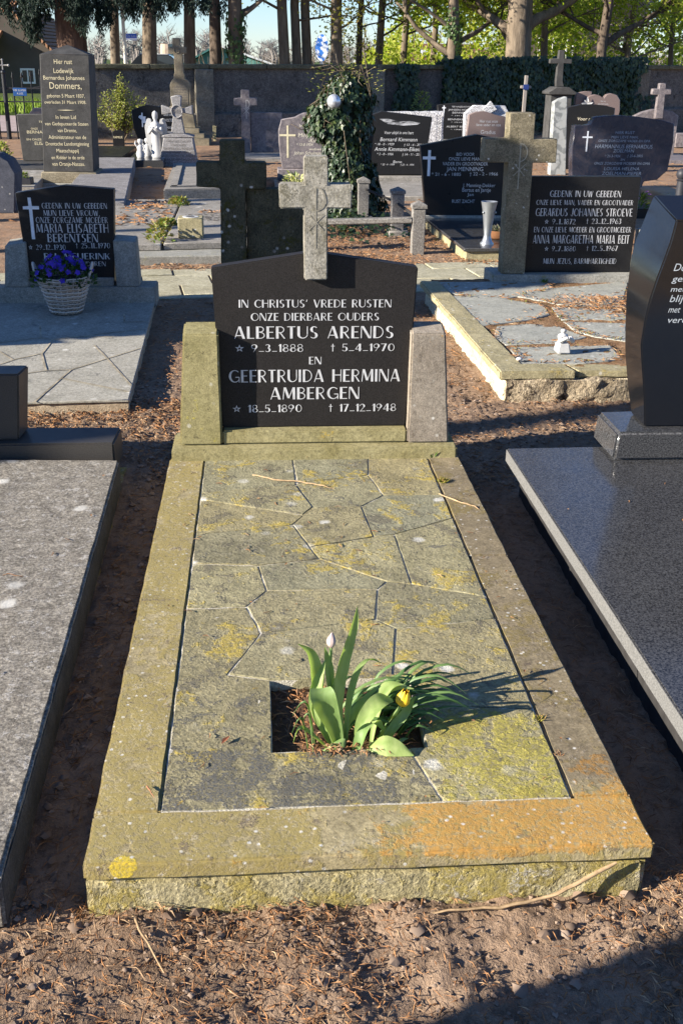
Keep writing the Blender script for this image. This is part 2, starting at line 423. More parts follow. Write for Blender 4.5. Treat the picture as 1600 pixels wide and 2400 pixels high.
def build_ground():
    xs = axis_coords([(-2.2, -1.3, .03), (-1.3, 1.5, .0125), (1.5, 2.6, .03)], -260, 260)
    ys = axis_coords([(-.7, .12, .0105), (.12, 3.4, .02), (3.4, 9, .05)], -60, 520)
    nx, ny = len(xs), len(ys)
    V = np.zeros((ny, nx, 3), dtype=np.float32)
    V[..., 0] = xs[None, :]; V[..., 1] = ys[:, None]
    for j, y in enumerate(ys):
        if y < -1.2 or y > 10: continue
        for i, x in enumerate(xs):
            if -2.6 < x < 3: V[j, i, 2] = soil_z(x, y)
    far = np.clip((V[..., 1]-10)/10, 0, 1)
    V[..., 2] += far*.02*np.sin(V[..., 0]*.7+V[..., 1]*.3)*np.clip((60-V[..., 1])/40, 0, 1)
    idx = np.arange(nx*ny).reshape(ny, nx)
    F = np.stack([idx[:-1, :-1], idx[:-1, 1:], idx[1:, 1:], idx[1:, :-1]], -1).reshape(-1, 4)
    me = bpy.data.meshes.new("ground"); me.from_pydata(V.reshape(-1, 3).tolist(), [], F.tolist())
    g = NG("soil")
    a = g.noise(3.5, 5, .65); b = g.noise(38, 5, .7); d = g.noise(240, 3, .75)
    c = g.mix(g.ramp(a, [(.35, 0.0), (.68, 1.0)]), (.205, .137, .088), (.325, .228, .155))
    c = g.mix(g.ramp(b, [(.36, .6), (.52, 0.0)]), c, (.10, .064, .043))
    c = g.mix(g.ramp(d, [(.55, 0.0), (.75, .65)]), c, (.42, .315, .235))
    yy = g.xyz()[1]
    f = g.math('MULTIPLY', g.mr(yy, 2.0, 8.0), g.ramp(g.noise(9, 5, .7), [(.42, 0.0), (.62, .75)]))
    c = g.mix(f, c, (.36, .21, .12))
    grass = g.mix(g.noise(2, 4, .6), (.05, .085, .02), (.10, .12, .035))
    c = g.mix(g.mr(yy, 23.5, 25), c, grass)
    g.col(c); g.bump(d, .7, .004); g.bump(b, .8, .012); m = g.pr(.95, .1)
    me.materials.append(m); me.polygons.foreach_set('use_smooth', [True]*len(me.polygons)); me.update()
    o = bpy.data.objects.new("ground", me); COL.objects.link(o); o['kind'] = 'structure'
    return m
M_soil = build_ground()

# ------------------------------------------------------------------ litter and clods on the soil
M_needle = leafmat("dry needles", [(.08, .045, .025), (.24, .11, .045), (.36, .19, .085), (.15, .08, .045), (.42, .29, .17)], .8, .15, 0)
M_clod = leafmat("soil crumbs", [(.165, .113, .08), (.23, .165, .118), (.31, .23, .17), (.19, .135, .095)], .95, .1, 0)
BLOCKED = [(-.5, .5, 0, 2.2), (-2.4, -.64, -.05, 2.3), (.69, 2.4, -.5, 2.0), (-1.9, -.76, 3.0, 4.95), (.86, 2.4, 3.05, 5.35), (-2.2, -.42, 5.2, 6.15), (-.45, 2, 5.5, 6.4)]
def free(x, y): return not any(a < x < b and c < y < d for a, b, c, d in BLOCKED)
def litter(n, x0, x1, y0, y1, lmin, lmax, w, mb, zf=soil_z, curved=True):
    k = 0
    while k < n:
        x = rng.uniform(x0, x1); y = rng.uniform(y0, y1); k += 1
        if not free(x, y): continue
        if noise.noise(Vector((x*2.2, y*2.2, 9))) < rng.uniform(-.7, .35): continue
        a = rng.uniform(0, math.pi); L = rng.uniform(lmin, lmax); ww = w*rng.uniform(.6, 1.3)
        d = Vector((math.cos(a), math.sin(a), rng.uniform(-.12, .12))); s = Vector((-d.y, d.x, 0))*ww*.5
        z = zf(x, y)+.003+rng.uniform(0, .008); p = Vector((x, y, z)); m = p+s.normalized()*rng.uniform(-.12, .12)*L*curved+Vector((0, 0, rng.uniform(0, .006)))
        p0 = p-d*L/2; p1 = p+d*L/2; up = Vector((0, 0, ww*.6))
        mb.add([p0, m-s, m+s+up*.2, p1, m+up], [(0, 1, 4), (0, 4, 2), (1, 3, 4), (4, 3, 2)])
mb = MB()
litter(20000, -1.2, 1.3, -.75, .06, .006, .038, .0026, mb)
litter(3000, -.72, -.42, 0, 2.6, .015, .07, .0022, mb)
litter(2600, .45, .75, 0, 2.6, .015, .06, .0022, mb)
litter(16000, -1.5, 1.6, 2.0, 5.2, .012, .05, .0045, mb)
litter(5000, -1.4, -.4, 2.0, 3.1, .015, .045, .006, mb)
litter(16000, -1.6, 3.0, 6.2, 8.6, .02, .06, .008, mb)
litter(3500, -4, 6, 8.6, 16, .04, .12, .012, mb, zf=lambda x, y: 0.0)
mb.build("needle_litter", M_needle, kind='stuff')
def crumbs(n, x0, x1, y0, y1, r0, r1, mb):
    for _ in range(n):
        x = rng.uniform(x0, x1); y = rng.uniform(y0, y1)
        if not free(x, y): continue
        r = r0+(r1-r0)*rng.random()**3; c = Vector((x, y, soil_z(x, y)+r*.3))
        vs = []
        for (a, b, e) in ((1,0,0),(-1,0,0),(0,1,0),(0,-1,0),(0,0,1),(0,0,-.6),(.7,.7,.35),(-.7,.7,.4),(.7,-.7,.3),(-.7,-.7,.45)):
            vs.append(c+Vector((a, b, e*.8))*r*rng.uniform(.7, 1.25))
        mb.add(vs, [(4,0,6),(4,6,2),(4,2,7),(4,7,1),(4,1,9),(4,9,3),(4,3,8),(4,8,0),(5,6,0),(5,2,6),(5,7,2),(5,1,7),(5,9,1),(5,3,9),(5,8,3),(5,0,8)])
mb = MB()
crumbs(7500, -1.1, 1.2, -.75, .05, .0012, .0065, mb)
crumbs(900, -.72, -.42, 0, 2.6, .003, .012, mb)
crumbs(7000, -1.4, 1.6, 2.0, 3.4, .002, .011, mb)
crumbs(260, -1.1, 1.2, -.75, .03, .006, .017, mb)
mb.build("soil_clods", M_clod, kind='stuff', smooth=60)

# ------------------------------------------------------------------ the grave in front
def m_front(g):      # more orange crust along the right half of the front kerb
    x, y, z = g.xyz(); a = g.math('MULTIPLY', g.mr(x, -.12, .12), g.mr(y, -.80, -.88)); b = g.math('MULTIPLY', g.mr(x, .33, .42), g.math('MULTIPLY', g.mr(y, -.45, -.75), .55))
    return g.math('MULTIPLY', g.math('MULTIPLY', g.math('MAXIMUM', a, b), g.mr(z, .085, .108)), .34)
def m_left(g): x, y, z = g.xyz(); return g.math('MULTIPLY', g.mr(x, .3, -.42), .12)
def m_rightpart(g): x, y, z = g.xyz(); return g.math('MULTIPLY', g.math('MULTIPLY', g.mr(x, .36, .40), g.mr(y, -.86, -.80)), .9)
def m_rightstone(g): x, y, z = g.xyz(); return g.math('SUBTRACT', g.math('MULTIPLY', g.math('MULTIPLY', g.mr(x, .11, .16), g.mr(y, -.5, -.6)), .30), .06)
def m_lowleft(g): x, y, z = g.xyz(); return g.math('SUBTRACT', g.math('MULTIPLY', g.math('MULTIPLY', g.mr(x, .16, .06), g.mr(y, -.38, -.75)), .15), .05)
def m_badge(g):
    v = g.n('ShaderNodeVectorMath'); v.operation = 'DISTANCE'; g.lk(g.co, v.inputs[0]); v.inputs[1].default_value = (-.432, -1.0, .104)
    return g.math('SUBTRACT', g.mr(v.outputs['Value'], .034, .010), .35)
M_border = stone("border stone", (.255, .21, .12), (.36, .30, .165), 5, .30,
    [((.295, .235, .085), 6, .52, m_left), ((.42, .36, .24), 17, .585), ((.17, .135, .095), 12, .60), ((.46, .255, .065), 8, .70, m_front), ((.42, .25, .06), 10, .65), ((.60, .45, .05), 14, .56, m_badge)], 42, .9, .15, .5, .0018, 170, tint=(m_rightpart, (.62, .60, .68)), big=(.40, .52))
M_slate = stone("paving slate", (.215, .195, .12), (.315, .285, .175), 7, .32,
    [((.15, .135, .10), 9, .54), ((.44, .335, .075), 6, .56), ((.42, .38, .27), 22, .60), ((.41, .35, .08), 9, .67, m_rightstone), ((.12, .12, .115), 14, .56, m_lowleft), ((.50, .33, .06), 16, .66)], 9, .9, .15, .9, .0026, 130, broad=2.6, isl=[(0, (.80, .80, .80)), (.3, (1.08, 1.02, .90)), (.6, (.88, .92, .98)), (1, (1.16, 1.12, 1.0))])
M_mortar = stone("pale mortar", (.42, .38, .29), (.60, .56, .47), 20, .4, bump=.8, bdist=.004)
M_rough = stone("rough concrete", (.27, .23, .115), (.40, .35, .21), 9, .45, [((.31, .25, .075), 5, .47), ((.56, .52, .42), 13, .58), ((.17, .15, .10), 17, .60)], 0, .95, .1, .8, .004, 110)
M_postL = stone("mossy post stone", (.215, .19, .085), (.285, .25, .125), 7, .28, [((.40, .34, .07), 16, .64), ((.12, .105, .055), 24, .60)], 20, .9, .15, .4, .0015, 220)
M_postR = stone("grey brown post stone", (.215, .18, .14), (.285, .245, .195), 7, .35, [((.45, .235, .045), 15, .67), ((.14, .115, .09), 22, .58)], 26, .9, .15, .4, .0015, 220)
M_sill = stone("lichened sill stone", (.22, .19, .085), (.30, .265, .14), 8, .3, [((.47, .31, .04), 9, .65), ((.13, .11, .06), 20, .60)], 0, .9, .15, .4, .0015, 200)
M_cross = stone("pale cross stone", (.20, .185, .145), (.38, .355, .30), 16, .40, [((.13, .12, .085), 10, .53), ((.30, .26, .09), 9, .64)], 0, .9, .15, .6, .002, 150, streak=30)
M_panel = granite("dark granite panel", (.009, .008, .0075), (.028, .025, .024), 420, .45, .2, dust=.03)
M_letter = plain("grey letter paint", (.50, .50, .50), .6, .3)
M_letterdim = plain("worn letter paint", (.42, .45, .47), .6, .3)
M_gold = plain("faded gold letters", (.62, .55, .36), .6, .3)

G1 = thing("grave_monument", "lichen-stained grave with crazy paving, tulips and dark panel under a pale cross, in the middle", "grave", (0, 1.0, 0), "family graves")
MB().box(-.4985, .493, .001, 1.99, -.12, .079).build("foundation", M_rough, G1, bevel=.012, seg=2, rough=(.022, .0038, 24), smooth=70)
mb = MB()      # border kerb: four pieces with hairline joints
ZT = .115
IX0, IX1, IY = -.379, .386, .136
mb.box(-.5, .5, 0, IY, .078, ZT)
mb.box(-.5, IX0-.0012, IY+.001, 2.03, .078, ZT+.001); mb.box(IX1+.0022, .5, IY+.001, 1.2, .078, ZT-.001); mb.box(IX1+.0022, .5, 1.2025, 2.03, .078, ZT+.001)
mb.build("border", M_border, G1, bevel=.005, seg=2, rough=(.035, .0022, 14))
HOLE = (-.172, .137, .309, .577)
mb = MB()     # mortar bed with the planting hole left out
hx0, hx1, hy0, hy1 = HOLE
for b in ((IX0+.0002, hx0-.001, IY, 2.03), (hx1+.001, IX1-.0002, IY, 2.03), (hx0-.001, hx1+.001, IY, hy0-.001), (hx0-.001, hx1+.001, hy1+.001, 2.03)):
    mb.box(b[0], b[1], b[2], b[3], -.02, ZT-.0022)
mb.build("mortar", M_mortar, G1, rough=(.03, .0024, 30))
ND = dict(TL=(-0.379,2.029),T1=(-0.080,2.028),T2=(0.185,2.028),TR=(0.386,2.028),L1=(-0.379,1.702),A=(-0.076,1.762),H=(-0.071,1.784),G=(0.166,1.842),F=(0.197,1.662),E=(0.118,1.573),B=(-0.031,1.574),C=(-0.098,1.439),D=(-0.054,1.279),D2=(-0.033,1.200),R1=(0.386,1.662),R2=(0.386,1.469),K=(0.195,1.356),J=(0.134,1.340),N=(0.204,1.035),P=(0.139,1.051),L2=(-0.379,1.378),L3=(-0.379,1.187),M=(-0.199,1.166),O=(-0.178,1.014),Q=(-0.229,0.928),L4=(-0.379,0.925),S=(0.111,1.008),U=(0.088,0.844),V=(-0.192,0.791),R3=(0.386,0.952),R4=(0.386,0.836),X=(0.133,0.797),c1=(-0.379,1.648),c2=(-0.064,1.512),W=(-0.268,0.607),HTL=(-0.172,0.577),HBL=(-0.172,0.309),HBR=(0.100,0.309),HC=(.137,.309),HTR=(0.137,0.577),Xb=(0.102,0.590),R5=(0.386,0.432),Rm=(0.196,0.455),Hm=(0.137,0.453),BJ=(0.143,0.136),BL=(-0.379,0.136),BR=(0.386,0.136))
STONES = ["TL L1 A T1", "T1 H G T2", "T2 G F R1 TR", "H A B E F G", "L1 c1 c2 B A", "c1 L2 C B c2", "B C D J E", "F E J K R2 R1", "L2 L3 M D2 D C", "D D2 P N K J",
          "K N R3 R2", "L3 L4 Q O M", "M O S P D2", "O Q V U S", "S U X R4 R3 N P", "L4 BL BJ HBR HBL HTL W V Q", "W HTL HTR Xb X U V", "Xb HTR Hm Rm R5 R4 X", "Hm HC HBR BJ BR R5 Rm"]
mb = MB()
def inset(pts, d):
    n = len(pts); out = []
    for i in range(n):
        p0, p1, p2 = Vector(pts[i-1]), Vector(pts[i]), Vector(pts[(i+1) % n])
        e0 = (p1-p0).normalized(); e1 = (p2-p1).normalized()
        n0 = Vector((-e0.y, e0.x)); n1 = Vector((-e1.y, e1.x)); k = max(.45, 1+n0.dot(n1))
        out.append(p1+(n0+n1)*d/k)
    return out
def wobble(pts, step=.05, amp=.0022, sd=0):
    out = []; n = len(pts)
    for i in range(n):
        a, b = Vector(pts[i]), Vector(pts[(i+1) % n]); k = max(1, int((b-a).length/step)); t = Vector((-(b-a).y, (b-a).x)).normalized()
        for j in range(k):
            p = a.lerp(b, j/k)
            out.append(p if j == 0 else p+t*amp*noise.noise(Vector((p.x*21, p.y*21, sd))))
    return out
for i, s in enumerate(STONES):
    pts = [ND[k] for k in s.split()]
    ar = sum(pts[k][0]*pts[(k+1) % len(pts)][1]-pts[(k+1) % len(pts)][0]*pts[k][1] for k in range(len(pts)))
    if ar < 0: pts = pts[::-1]
    mb.slab(wobble(inset(pts, .0027), sd=i*3.1), .05, ZT+rng.uniform(-.0008, .0022))
mb.build("paving", M_slate, G1, bevel=.0018, rough=(.03, .0012, 18))
# headstone group
mb = MB(); mb.box(-.491, .491, 1.998, 2.19, .06, .156); mb.build("base", M_sill, G1, bevel=.007, seg=2, rough=(.05, .0012, 16))
MB().box(-.319, .319, 2.047, 2.14, .157, .206).build("sill", M_sill, G1, bevel=.006, seg=2, rough=(.05, .0012, 16))
for s, m, lb in ((-1, M_postL, "olive green post"), (1, M_postR, "grey brown post with orange lichen dots")):
    z0, zf, zb = .157, .545, .566
    o, i_, ot, it = .466, .3205, .438, .3225
    p = [(-o,2.04,z0),(-i_,2.04,z0),(-i_,2.155,z0),(-o,2.155,z0),(-ot,2.04,zf),(-it,2.04,zf),(-it,2.14,zb),(-ot,2.14,zb)]
    if s > 0: p = [(-x, y, z) for x, y, z in (p[1], p[0], p[3], p[2], p[5], p[4], p[7], p[6])]
    MB().hexa(p).build("post", m, G1, bevel=.006, seg=2, rough=(.06, .0012, 12), label=lb)
HS = MB().prism([(-.318, .207), (.318, .207), (.3405, .757), (.04, .800), (-.04, .801), (-.3405, .755)], 2.082, 2.138).build("headstone", M_panel, G1, bevel=.0035, seg=2, label="dark granite panel with a low gable top")
CR = MB().prism([(-.0375, .722), (.0385, .722), (.0385, .948), (.115, .948), (.115, 1.022), (.0385, 1.022), (.0395, 1.106), (-.0365, 1.106), (-.0375, 1.022), (-.116, 1.022), (-.116, .948), (-.0375, .948)], 2.050, 2.128).build("cross", M_cross, G1, bevel=.004, seg=2, rough=(.03, .0012, 25))
M_groove = plain("shaded groove", (.235, .218, .175), .9, .1)
chi_rho(.0, .825, 1.015, 2.0495, .0042, .030, M_groove, CR)
MAIN = [("IN CHRISTUS' VREDE RUSTEN",-0.253,0.255,0.6247,0.6508),('ONZE DIERBARE OUDERS',-0.214,0.215,0.5805,0.6062),('ALBERTUS ARENDS',-0.271,0.266,0.5198,0.5612),('* 9_3_1888',-0.269,-0.040,0.4741,0.5004),('+ 5_4_1970',0.052,0.270,0.4751,0.5008),('EN',-0.020,0.022,0.4303,0.4563),('GEERTRUIDA HERMINA',-0.293,0.293,0.3684,0.4118),('AMBERGEN',-0.153,0.153,0.3070,0.3496),('* 18_5_1890',-0.283,-0.045,0.2613,0.2881),('+ 17_12_1948',0.047,0.282,0.2616,0.2885)]
letters(MAIN, 2.0808, "inscription", M_letter, HS)
# soil in the planting hole
hs = MB()
n = 34
for j in range(n):
    for i in range(n):
        x = hx0-.004+(hx1-hx0+.008)*i/(n-1); y = hy0-.004+(hy1-hy0+.008)*j/(n-1)
        ed = min(1, 1.6*min(i, n-1-i, j, n-1-j)/n+.25)
        hs.v.append((x, y, (.085)+.018*ed*(.6+noise.noise(Vector((x*30, y*30, 2))))+.008*noise.noise(Vector((x*90, y*90, 4)))+.022*max(0, 1-abs(j)/6)*(.6+.4*math.sin(i*.9))*(.2+.8*max(0, min(1, (i-8)/8)))))
        if i and j: hs.f.append(((j-1)*n+i-1, (j-1)*n+i, j*n+i, j*n+i-1))
g = NG("dark planting soil"); g.col(g.mix(g.noise(50, 5, .7), (.05, .03, .02), (.21, .12, .07))); g.bump(g.noise(120, 4, .7), 1, .01)
hs.build("soil_fill", g.pr(.95, .1), G1, smooth=180)
mb = MB()
def hole_z(x, y): return .085
_b = BLOCKED; BLOCKED = []
litter(620, hx0+.004, hx1-.004, hy0+.004, hy1-.004, .010, .05, .0032, mb, zf=hole_z)
litter(140, -.10, .06, .285, .32, .008, .03, .004, mb, zf=lambda x, y: .113)
litter(110, .12, .21, .36, .43, .008, .02, .005, mb, zf=lambda x, y: .113)
litter(70, -.4, .4, 2.0, 2.03, .006, .02, .003, mb, zf=lambda x, y: .113)
BLOCKED = _b
mb.build("bark_litter", M_needle, G1, kind='stuff')

# small plants and fallen bits on the front grave
M_tuft = leafmat("tuft green", [(.06, .12, .02), (.12, .17, .03), (.20, .19, .05)], .6, .2)
def tuft(x, y, z, n, h, label, name="grass_tuft", cat="weed", m=None, spread=1.0):
    mb = MB()
    for _ in range(n):
        a = rng.uniform(0, 6.28); t = rng.uniform(.15, 1.0)*spread; L = h*rng.uniform(.5, 1.2)
        d = Vector((math.cos(a)*t, math.sin(a)*t, 1)).normalized(); p = Vector((x+rng.gauss(0, h*.25), y+rng.gauss(0, h*.25), z))
        mb.leaf(p, d, Vector((math.sin(a), -math.cos(a), .3)), L, L*.16)
    return tag(mb.build(name, m or M_tuft, loc=(x, y, z)), label, cat)
tuft(.405, 2.01, .113, 46, .030, "green tuft growing in the joint below the dark stone's right post")
M_moss = leafmat("moss", [(.12, .15, .02), (.25, .22, .05), (.33, .20, .09)], .9, .1, .1)
tuft(.405, 1.77, .113, 150, .020, "yellowish moss cushion in the right kerb joint of the front grave", "moss_tuft", "moss", M_moss, 1.6)
tuft(.388, .40, .108, 60, .018, "brown moss clump in the right kerb joint near the tulips", "moss_tuft", "moss", M_moss, 1.8)
tuft(.398, .27, .108, 50, .014, "dry moss clump in the kerb joint nearest the front right corner", "moss_tuft", "moss", M_needle, 2.0)
M_twig = plain("twig", (.36, .25, .14), .8, .2, 0, .3, 90)
def twig(pts, r, label, m=M_twig):
    P2 = []; R2 = []
    for i in range(len(pts)-1):
        for k in range(4):
            t = k/4; a = Vector(pts[i]).lerp(Vector(pts[i+1]), t); P2.append(a+Vector(noise.noise_vector(a*60))*.0045*Vector((1, 1, .3)).length*.5); R2.append((r[i]*(1-t)+r[i+1]*t)*.68*(1+.3*noise.noise(a*130)))
    P2.append(Vector(pts[-1])); R2.append(r[-1]*.5)
    return tag(MB().tube(P2, R2, 6).build("twig", m, smooth=60, loc=pts[0]), label, "twig")
twig([(-.215, 1.85, .120), (-.15, 1.80, .121), (-.06, 1.775, .121), (.01, 1.735, .122), (.045, 1.715, .119)], [.0028, .0036, .0036, .003, .0015], "pale twig lying across the upper paving of the front grave")
twig([(.375, 1.66, .119), (.42, 1.59, .121), (.47, 1.55, .12), (.515, 1.46, .105)], [.003, .0034, .003, .0015], "curved twig hanging over the right kerb of the front grave")
twig([(-.41, .205, .119), (-.402, .188, .126), (-.393, .172, .119)], [.0024, .0022, .001], "tiny brown twig on the front left kerb corner", plain("dark twig", (.28, .13, .07), .8))
twig([(.10, -.035, .012), (.22, -.035, .018), (.31, -.03, .03), (.37, -.02, .055), (.43, -.012, .085)], [.003, .0045, .005, .006, .005], "brown stick leaning against the front of the foremost grave")
twig([(-.42, -.02, .02), (-.40, -.06, .018), (-.355, -.15, .018)], [.004, .003, .002], "straw coloured stalk on the soil below the front left corner")
tag(MB().leaf((-.275, .335, .119), Vector((.6, .8, .12)), Vector((0, 0, 1)), .03, .011).build("dry_leaf", plain("red brown leaf", (.24, .085, .04), .7), loc=(-.275, .335, .119)), "small red-brown leaf on the paving left of the tulips", "leaf")
mb = MB()
for k, (x, y) in enumerate(((-.395, 2.0), )): pass
# ------------------------------------------------------------------ tulips
M_tleaf = NG("tulip leaf")
_c = M_tleaf.mix(M_tleaf.ramp(M_tleaf.noise(45, 3, .6, M_tleaf.scaled((1, 1, .15))), [(.3, 0.0), (.7, 1.0)]), (.21, .32, .085), (.40, .50, .19)); _oi = M_tleaf.n('ShaderNodeObjectInfo'); _c = M_tleaf.mix(1.0, _c, M_tleaf.ramp(_oi.outputs['Random'], [(0, (.70, .78, .80)), (.5, (1.0, 1.0, 1.0)), (1, (1.18, 1.12, 1.0))]), 'MULTIPLY'); M_tleaf.col(_c)
_t = M_tleaf.n('ShaderNodeBsdfTranslucent'); _x = M_tleaf.n('ShaderNodeMixShader'); _x.inputs[0].default_value = .38; _t.inputs[0].default_value = (.36, .50, .07, 1)
M_tleaf.lk(M_tleaf.b.outputs[0], _x.inputs[1]); M_tleaf.lk(_t.outputs[0], _x.inputs[2]); M_tleaf.lk(_x.outputs[0], M_tleaf.t.nodes['Material Output'].inputs[0])
M_tleaf.bump(M_tleaf.noise(140, 2, .5, M_tleaf.scaled((1, 1, .1))), .25, .0012); M_tl = M_tleaf.pr(.5, .3)
M_grassleaf = leafmat("muscari leaf", [(.05, .11, .03), (.09, .17, .05), (.16, .24, .08)], .5, .35, .2)
M_sheath = plain("pale sheath", (.50, .50, .30), .6)
def tulip(name, label, loc, stem, leaves, flower):
    t = thing(name, label, "tulip", loc, "tulips in the planting hole")
    MB().tube(stem, [.0042]*(len(stem)-1)+[.0032], 8).build("stem", M_tl, t, smooth=180)
    for pts, wid, side, fold in leaves:
        MB().ribbon(pts, [w_*.86 for w_ in wid], side, fold, 20).build("leaf", M_tl, t, smooth=180)
    c, ax, h, r, m, opening = flower
    c = Vector(c); ax = Vector(ax).normalized(); a = ax.cross(Vector((0, 1, .2))).normalized(); b = ax.cross(a)
    fl = MB()
    for k in range(6):
        an = k*math.pi/3; rr = r*(1.0 if k % 2 == 0 else .9)
        od = a*math.cos(an)+b*math.sin(an); tg = ax.cross(od)
        pts = [c+od*rr*.25, c+ax*h*.25+od*rr*.95, c+ax*h*.6+od*rr*(1.0 if opening else .85), c+ax*h*(1.0+.06*(k % 2))+od*rr*opening]
        fl.ribbon(pts, [r*.8, r*1.5, r*1.25, r*.12], tg, -.35, 8)
    fl.build("flower", m, t, smooth=180)
    return t
M_bud = plain("pale pink bud", (.46, .36, .33), .55, .3, 0, .2, 60)
M_yel = plain("yellow petals", (.80, .50, .03), .5, .3, 0, .2, 50)
X_, Y_ = (1, .15, 0), (0, 1, .2)
tulip("tulip", "tall tulip with a closed pinkish bud and one long upright leaf", (-.03, .36, .085),
      [(-.035, .355, .085), (-.05, .375, .17), (-.053, .405, .235), (-.050, .42, .287)],
      [([(-.03, .36, .085), (-.045, .385, .17), (-.026, .415, .255), (-.004, .445, .315), (.006, .462, .356)], [.018, .038, .034, .022, .002], (1, .5, 0), .25),
       ([(-.05, .36, .085), (-.085, .375, .16), (-.087, .39, .235), (-.094, .398, .285), (-.118, .392, .312)], [.016, .034, .042, .026, .002], (.7, .7, 0), .3),
       ([(-.045, .35, .09), (-.082, .36, .17), (-.080, .372, .225), (-.062, .40, .27)], [.014, .026, .028, .002], (.9, -.4, 0), .2),
       ([(-.035, .335, .088), (-.047, .318, .155), (-.062, .308, .205), (-.073, .305, .242), (-.078, .318, .254)], [.018, .034, .050, .058, .044], (1, .12, 0), .16),
       ([(-.03, .37, .10), (-.01, .385, .137), (.03, .40, .172), (.075, .405, .200), (.120, .40, .195)], [.016, .030, .034, .026, .002], (-.35, .55, .75), .22),
       ([(-.02, .365, .09), (-.012, .39, .16), (.004, .42, .215), (.030, .45, .235), (.058, .46, .222)], [.012, .020, .022, .015, .002], (.6, -.5, .3), .3),
       ([(-.06, .35, .09), (-.10, .345, .135), (-.118, .335, .150), (-.130, .325, .125)], [.008, .013, .011, .002], (.2, .9, .2), .3),
       ([(-.052, .39, .20), (-.056, .402, .25), (-.063, .415, .29)], [.014, .022, .002], (1, .2, 0), .3),
       ([(-.075, .325, .100), (-.055, .318, .118), (-.035, .312, .125), (-.03, .30, .105)], [.012, .034, .030, .010], (.5, .3, .8), .2)],
      ((-.050, .42, .285), (.05, .02, 1), .034, .0095, M_bud, .12))
tulip("tulip.001", "short tulip with a yellow flower and leaves spreading low to the right", (.02, .34, .085),
      [(.035, .345, .085), (.058, .35, .135), (.078, .355, .165), (.090, .36, .183)],
      [([(.0, .33, .10), (.004, .34, .14), (.022, .355, .170), (.048, .37, .188), (.076, .385, .178)], [.014, .034, .040, .036, .008], (.45, -.6, -.6), .15),
       ([(-.008, .315, .09), (.0, .312, .125), (.012, .32, .152), (.034, .332, .160), (.052, .34, .138)], [.012, .030, .036, .030, .008], (.75, -.4, .45), .15),
       ([(.0, .315, .09), (.025, .303, .120), (.052, .293, .133), (.080, .285, .130), (.106, .275, .120)], [.012, .034, .048, .034, .003], (.1, .7, .7), .14),
       ([(.045, .335, .09), (.070, .345, .135), (.098, .358, .165), (.119, .368, .198)], [.014, .022, .022, .002], (.8, -.3, -.4), .3),
       ([(.03, .35, .09), (.045, .375, .15), (.070, .395, .195), (.098, .40, .205)], [.010, .020, .018, .002], (.5, -.6, .2), .3),
       ([(.06, .33, .092), (.085, .335, .115), (.105, .345, .112)], [.010, .014, .002], (0, 1, .3), .3)],
      ((.090, .36, .180), (.22, .03, 1), .036, .0150, M_yel, .5))
mus = thing("bulb_plant", "clump of narrow grass-like bulb leaves behind the tulips", "plant", (.03, .42, .085))
mb = MB()
for k in range(58):
    x = rng.uniform(-.05, .09); y = rng.uniform(.38, .52); a = rng.uniform(-.5, .9); L = rng.uniform(.08, .19); u = rng.uniform(.25, .75)
    d = Vector((math.cos(a), math.sin(a)*.6, 0))
    mb.ribbon([(x, y, .085), Vector((x, y, .085))+d*L*.28+Vector((0, 0, L*u*.75)), Vector((x, y, .085))+d*L*.7+Vector((0, 0, L*u)), Vector((x, y, .085))+d*L*1.05+Vector((0, 0, L*u*.72))], [.005, .009, .007, .001], (-d.y, d.x, .2), .3, 9)
for (x0, y0, x1, y1, z1) in ((-.085, .36, -.13, .385, .165), (-.10, .35, -.135, .33, .15), (-.09, .33, -.115, .345, .16), (.08, .38, .19, .40, .125), (.09, .36, .17, .345, .12)):
    mb.ribbon([(x0, y0, .085), ((x0*.6+x1*.4), (y0+y1)/2, z1+.02), (x1, y1, z1*.75+.025)], [.005, .008, .001], (.2, 1, 0), .3, 9)
mb.build("leaves", M_grassleaf, mus, smooth=180)

# ------------------------------------------------------------------ neighbour graves in the foreground
M_speck = stone("speckled grey slab", (.155, .138, .11), (.275, .247, .20), 24, .7, [((.50, .47, .42), 34, .56), ((.14, .12, .10), 45, .54)], 7, .8, .25, .5, .002, 120)
M_dkbase = granite("dark base granite", (.026, .024, .022), (.058, .053, .048), 300, .4, .35)
M_slabside = plain("shaded slab side", (.13, .125, .115), .9, .15, 0, .3, 30)  # dark tone meant for the slab side's shade
G2 = thing("grave_monument", "speckled grey slab with dark base stones, cut off by the left edge", "grave", (-1.4, 1.0, 0), "family graves")
MB().hexa([(-2.3, -.02, .0), (-.6345, -.02, .0), (-.6725, 2.02, .0), (-2.3, 2.1, .0), (-2.3, -.02, .115), (-.6345, -.02, .115), (-.6725, 2.02, .115), (-2.3, 2.1, .115)]).build("slab", M_speck, G2, bevel=.006, seg=2, rough=(.05, .0028, 13))
MB().hexa([(-.6336, -.015, .012), (-.6325, -.015, .012), (-.6703, 2.015, .012), (-.6714, 2.015, .012), (-.6336, -.015, .102), (-.6325, -.015, .102), (-.6703, 2.015, .102), (-.6714, 2.015, .102)]).build("slab_edge", stone("slab side shade", (.045, .045, .042), (.085, .083, .076), 12, .4), G2)  # thin dark strip: shade on the slab's right side put into the colour
MB().hexa([(-2.28, 0.01, -.05), (-.642, 0.01, -.05), (-.680, 2.25, -.05), (-2.28, 2.2, -.05), (-2.28, .01, .0), (-.642, .01, .0), (-.68, 2.25, .0), (-2.28, 2.2, .0)]).build("footing", M_rough, G2, rough=(.06, .012, 9))
MB().hexa([(-2.2, 2.06, .05), (-.692, 2.06, .05), (-.685, 2.235, .05), (-2.2, 2.26, .05), (-2.2, 2.06, .163), (-.692, 2.06, .163), (-.685, 2.235, .163), (-2.2, 2.26, .163)]).build("base", M_dkbase, G2, bevel=.006, seg=2)
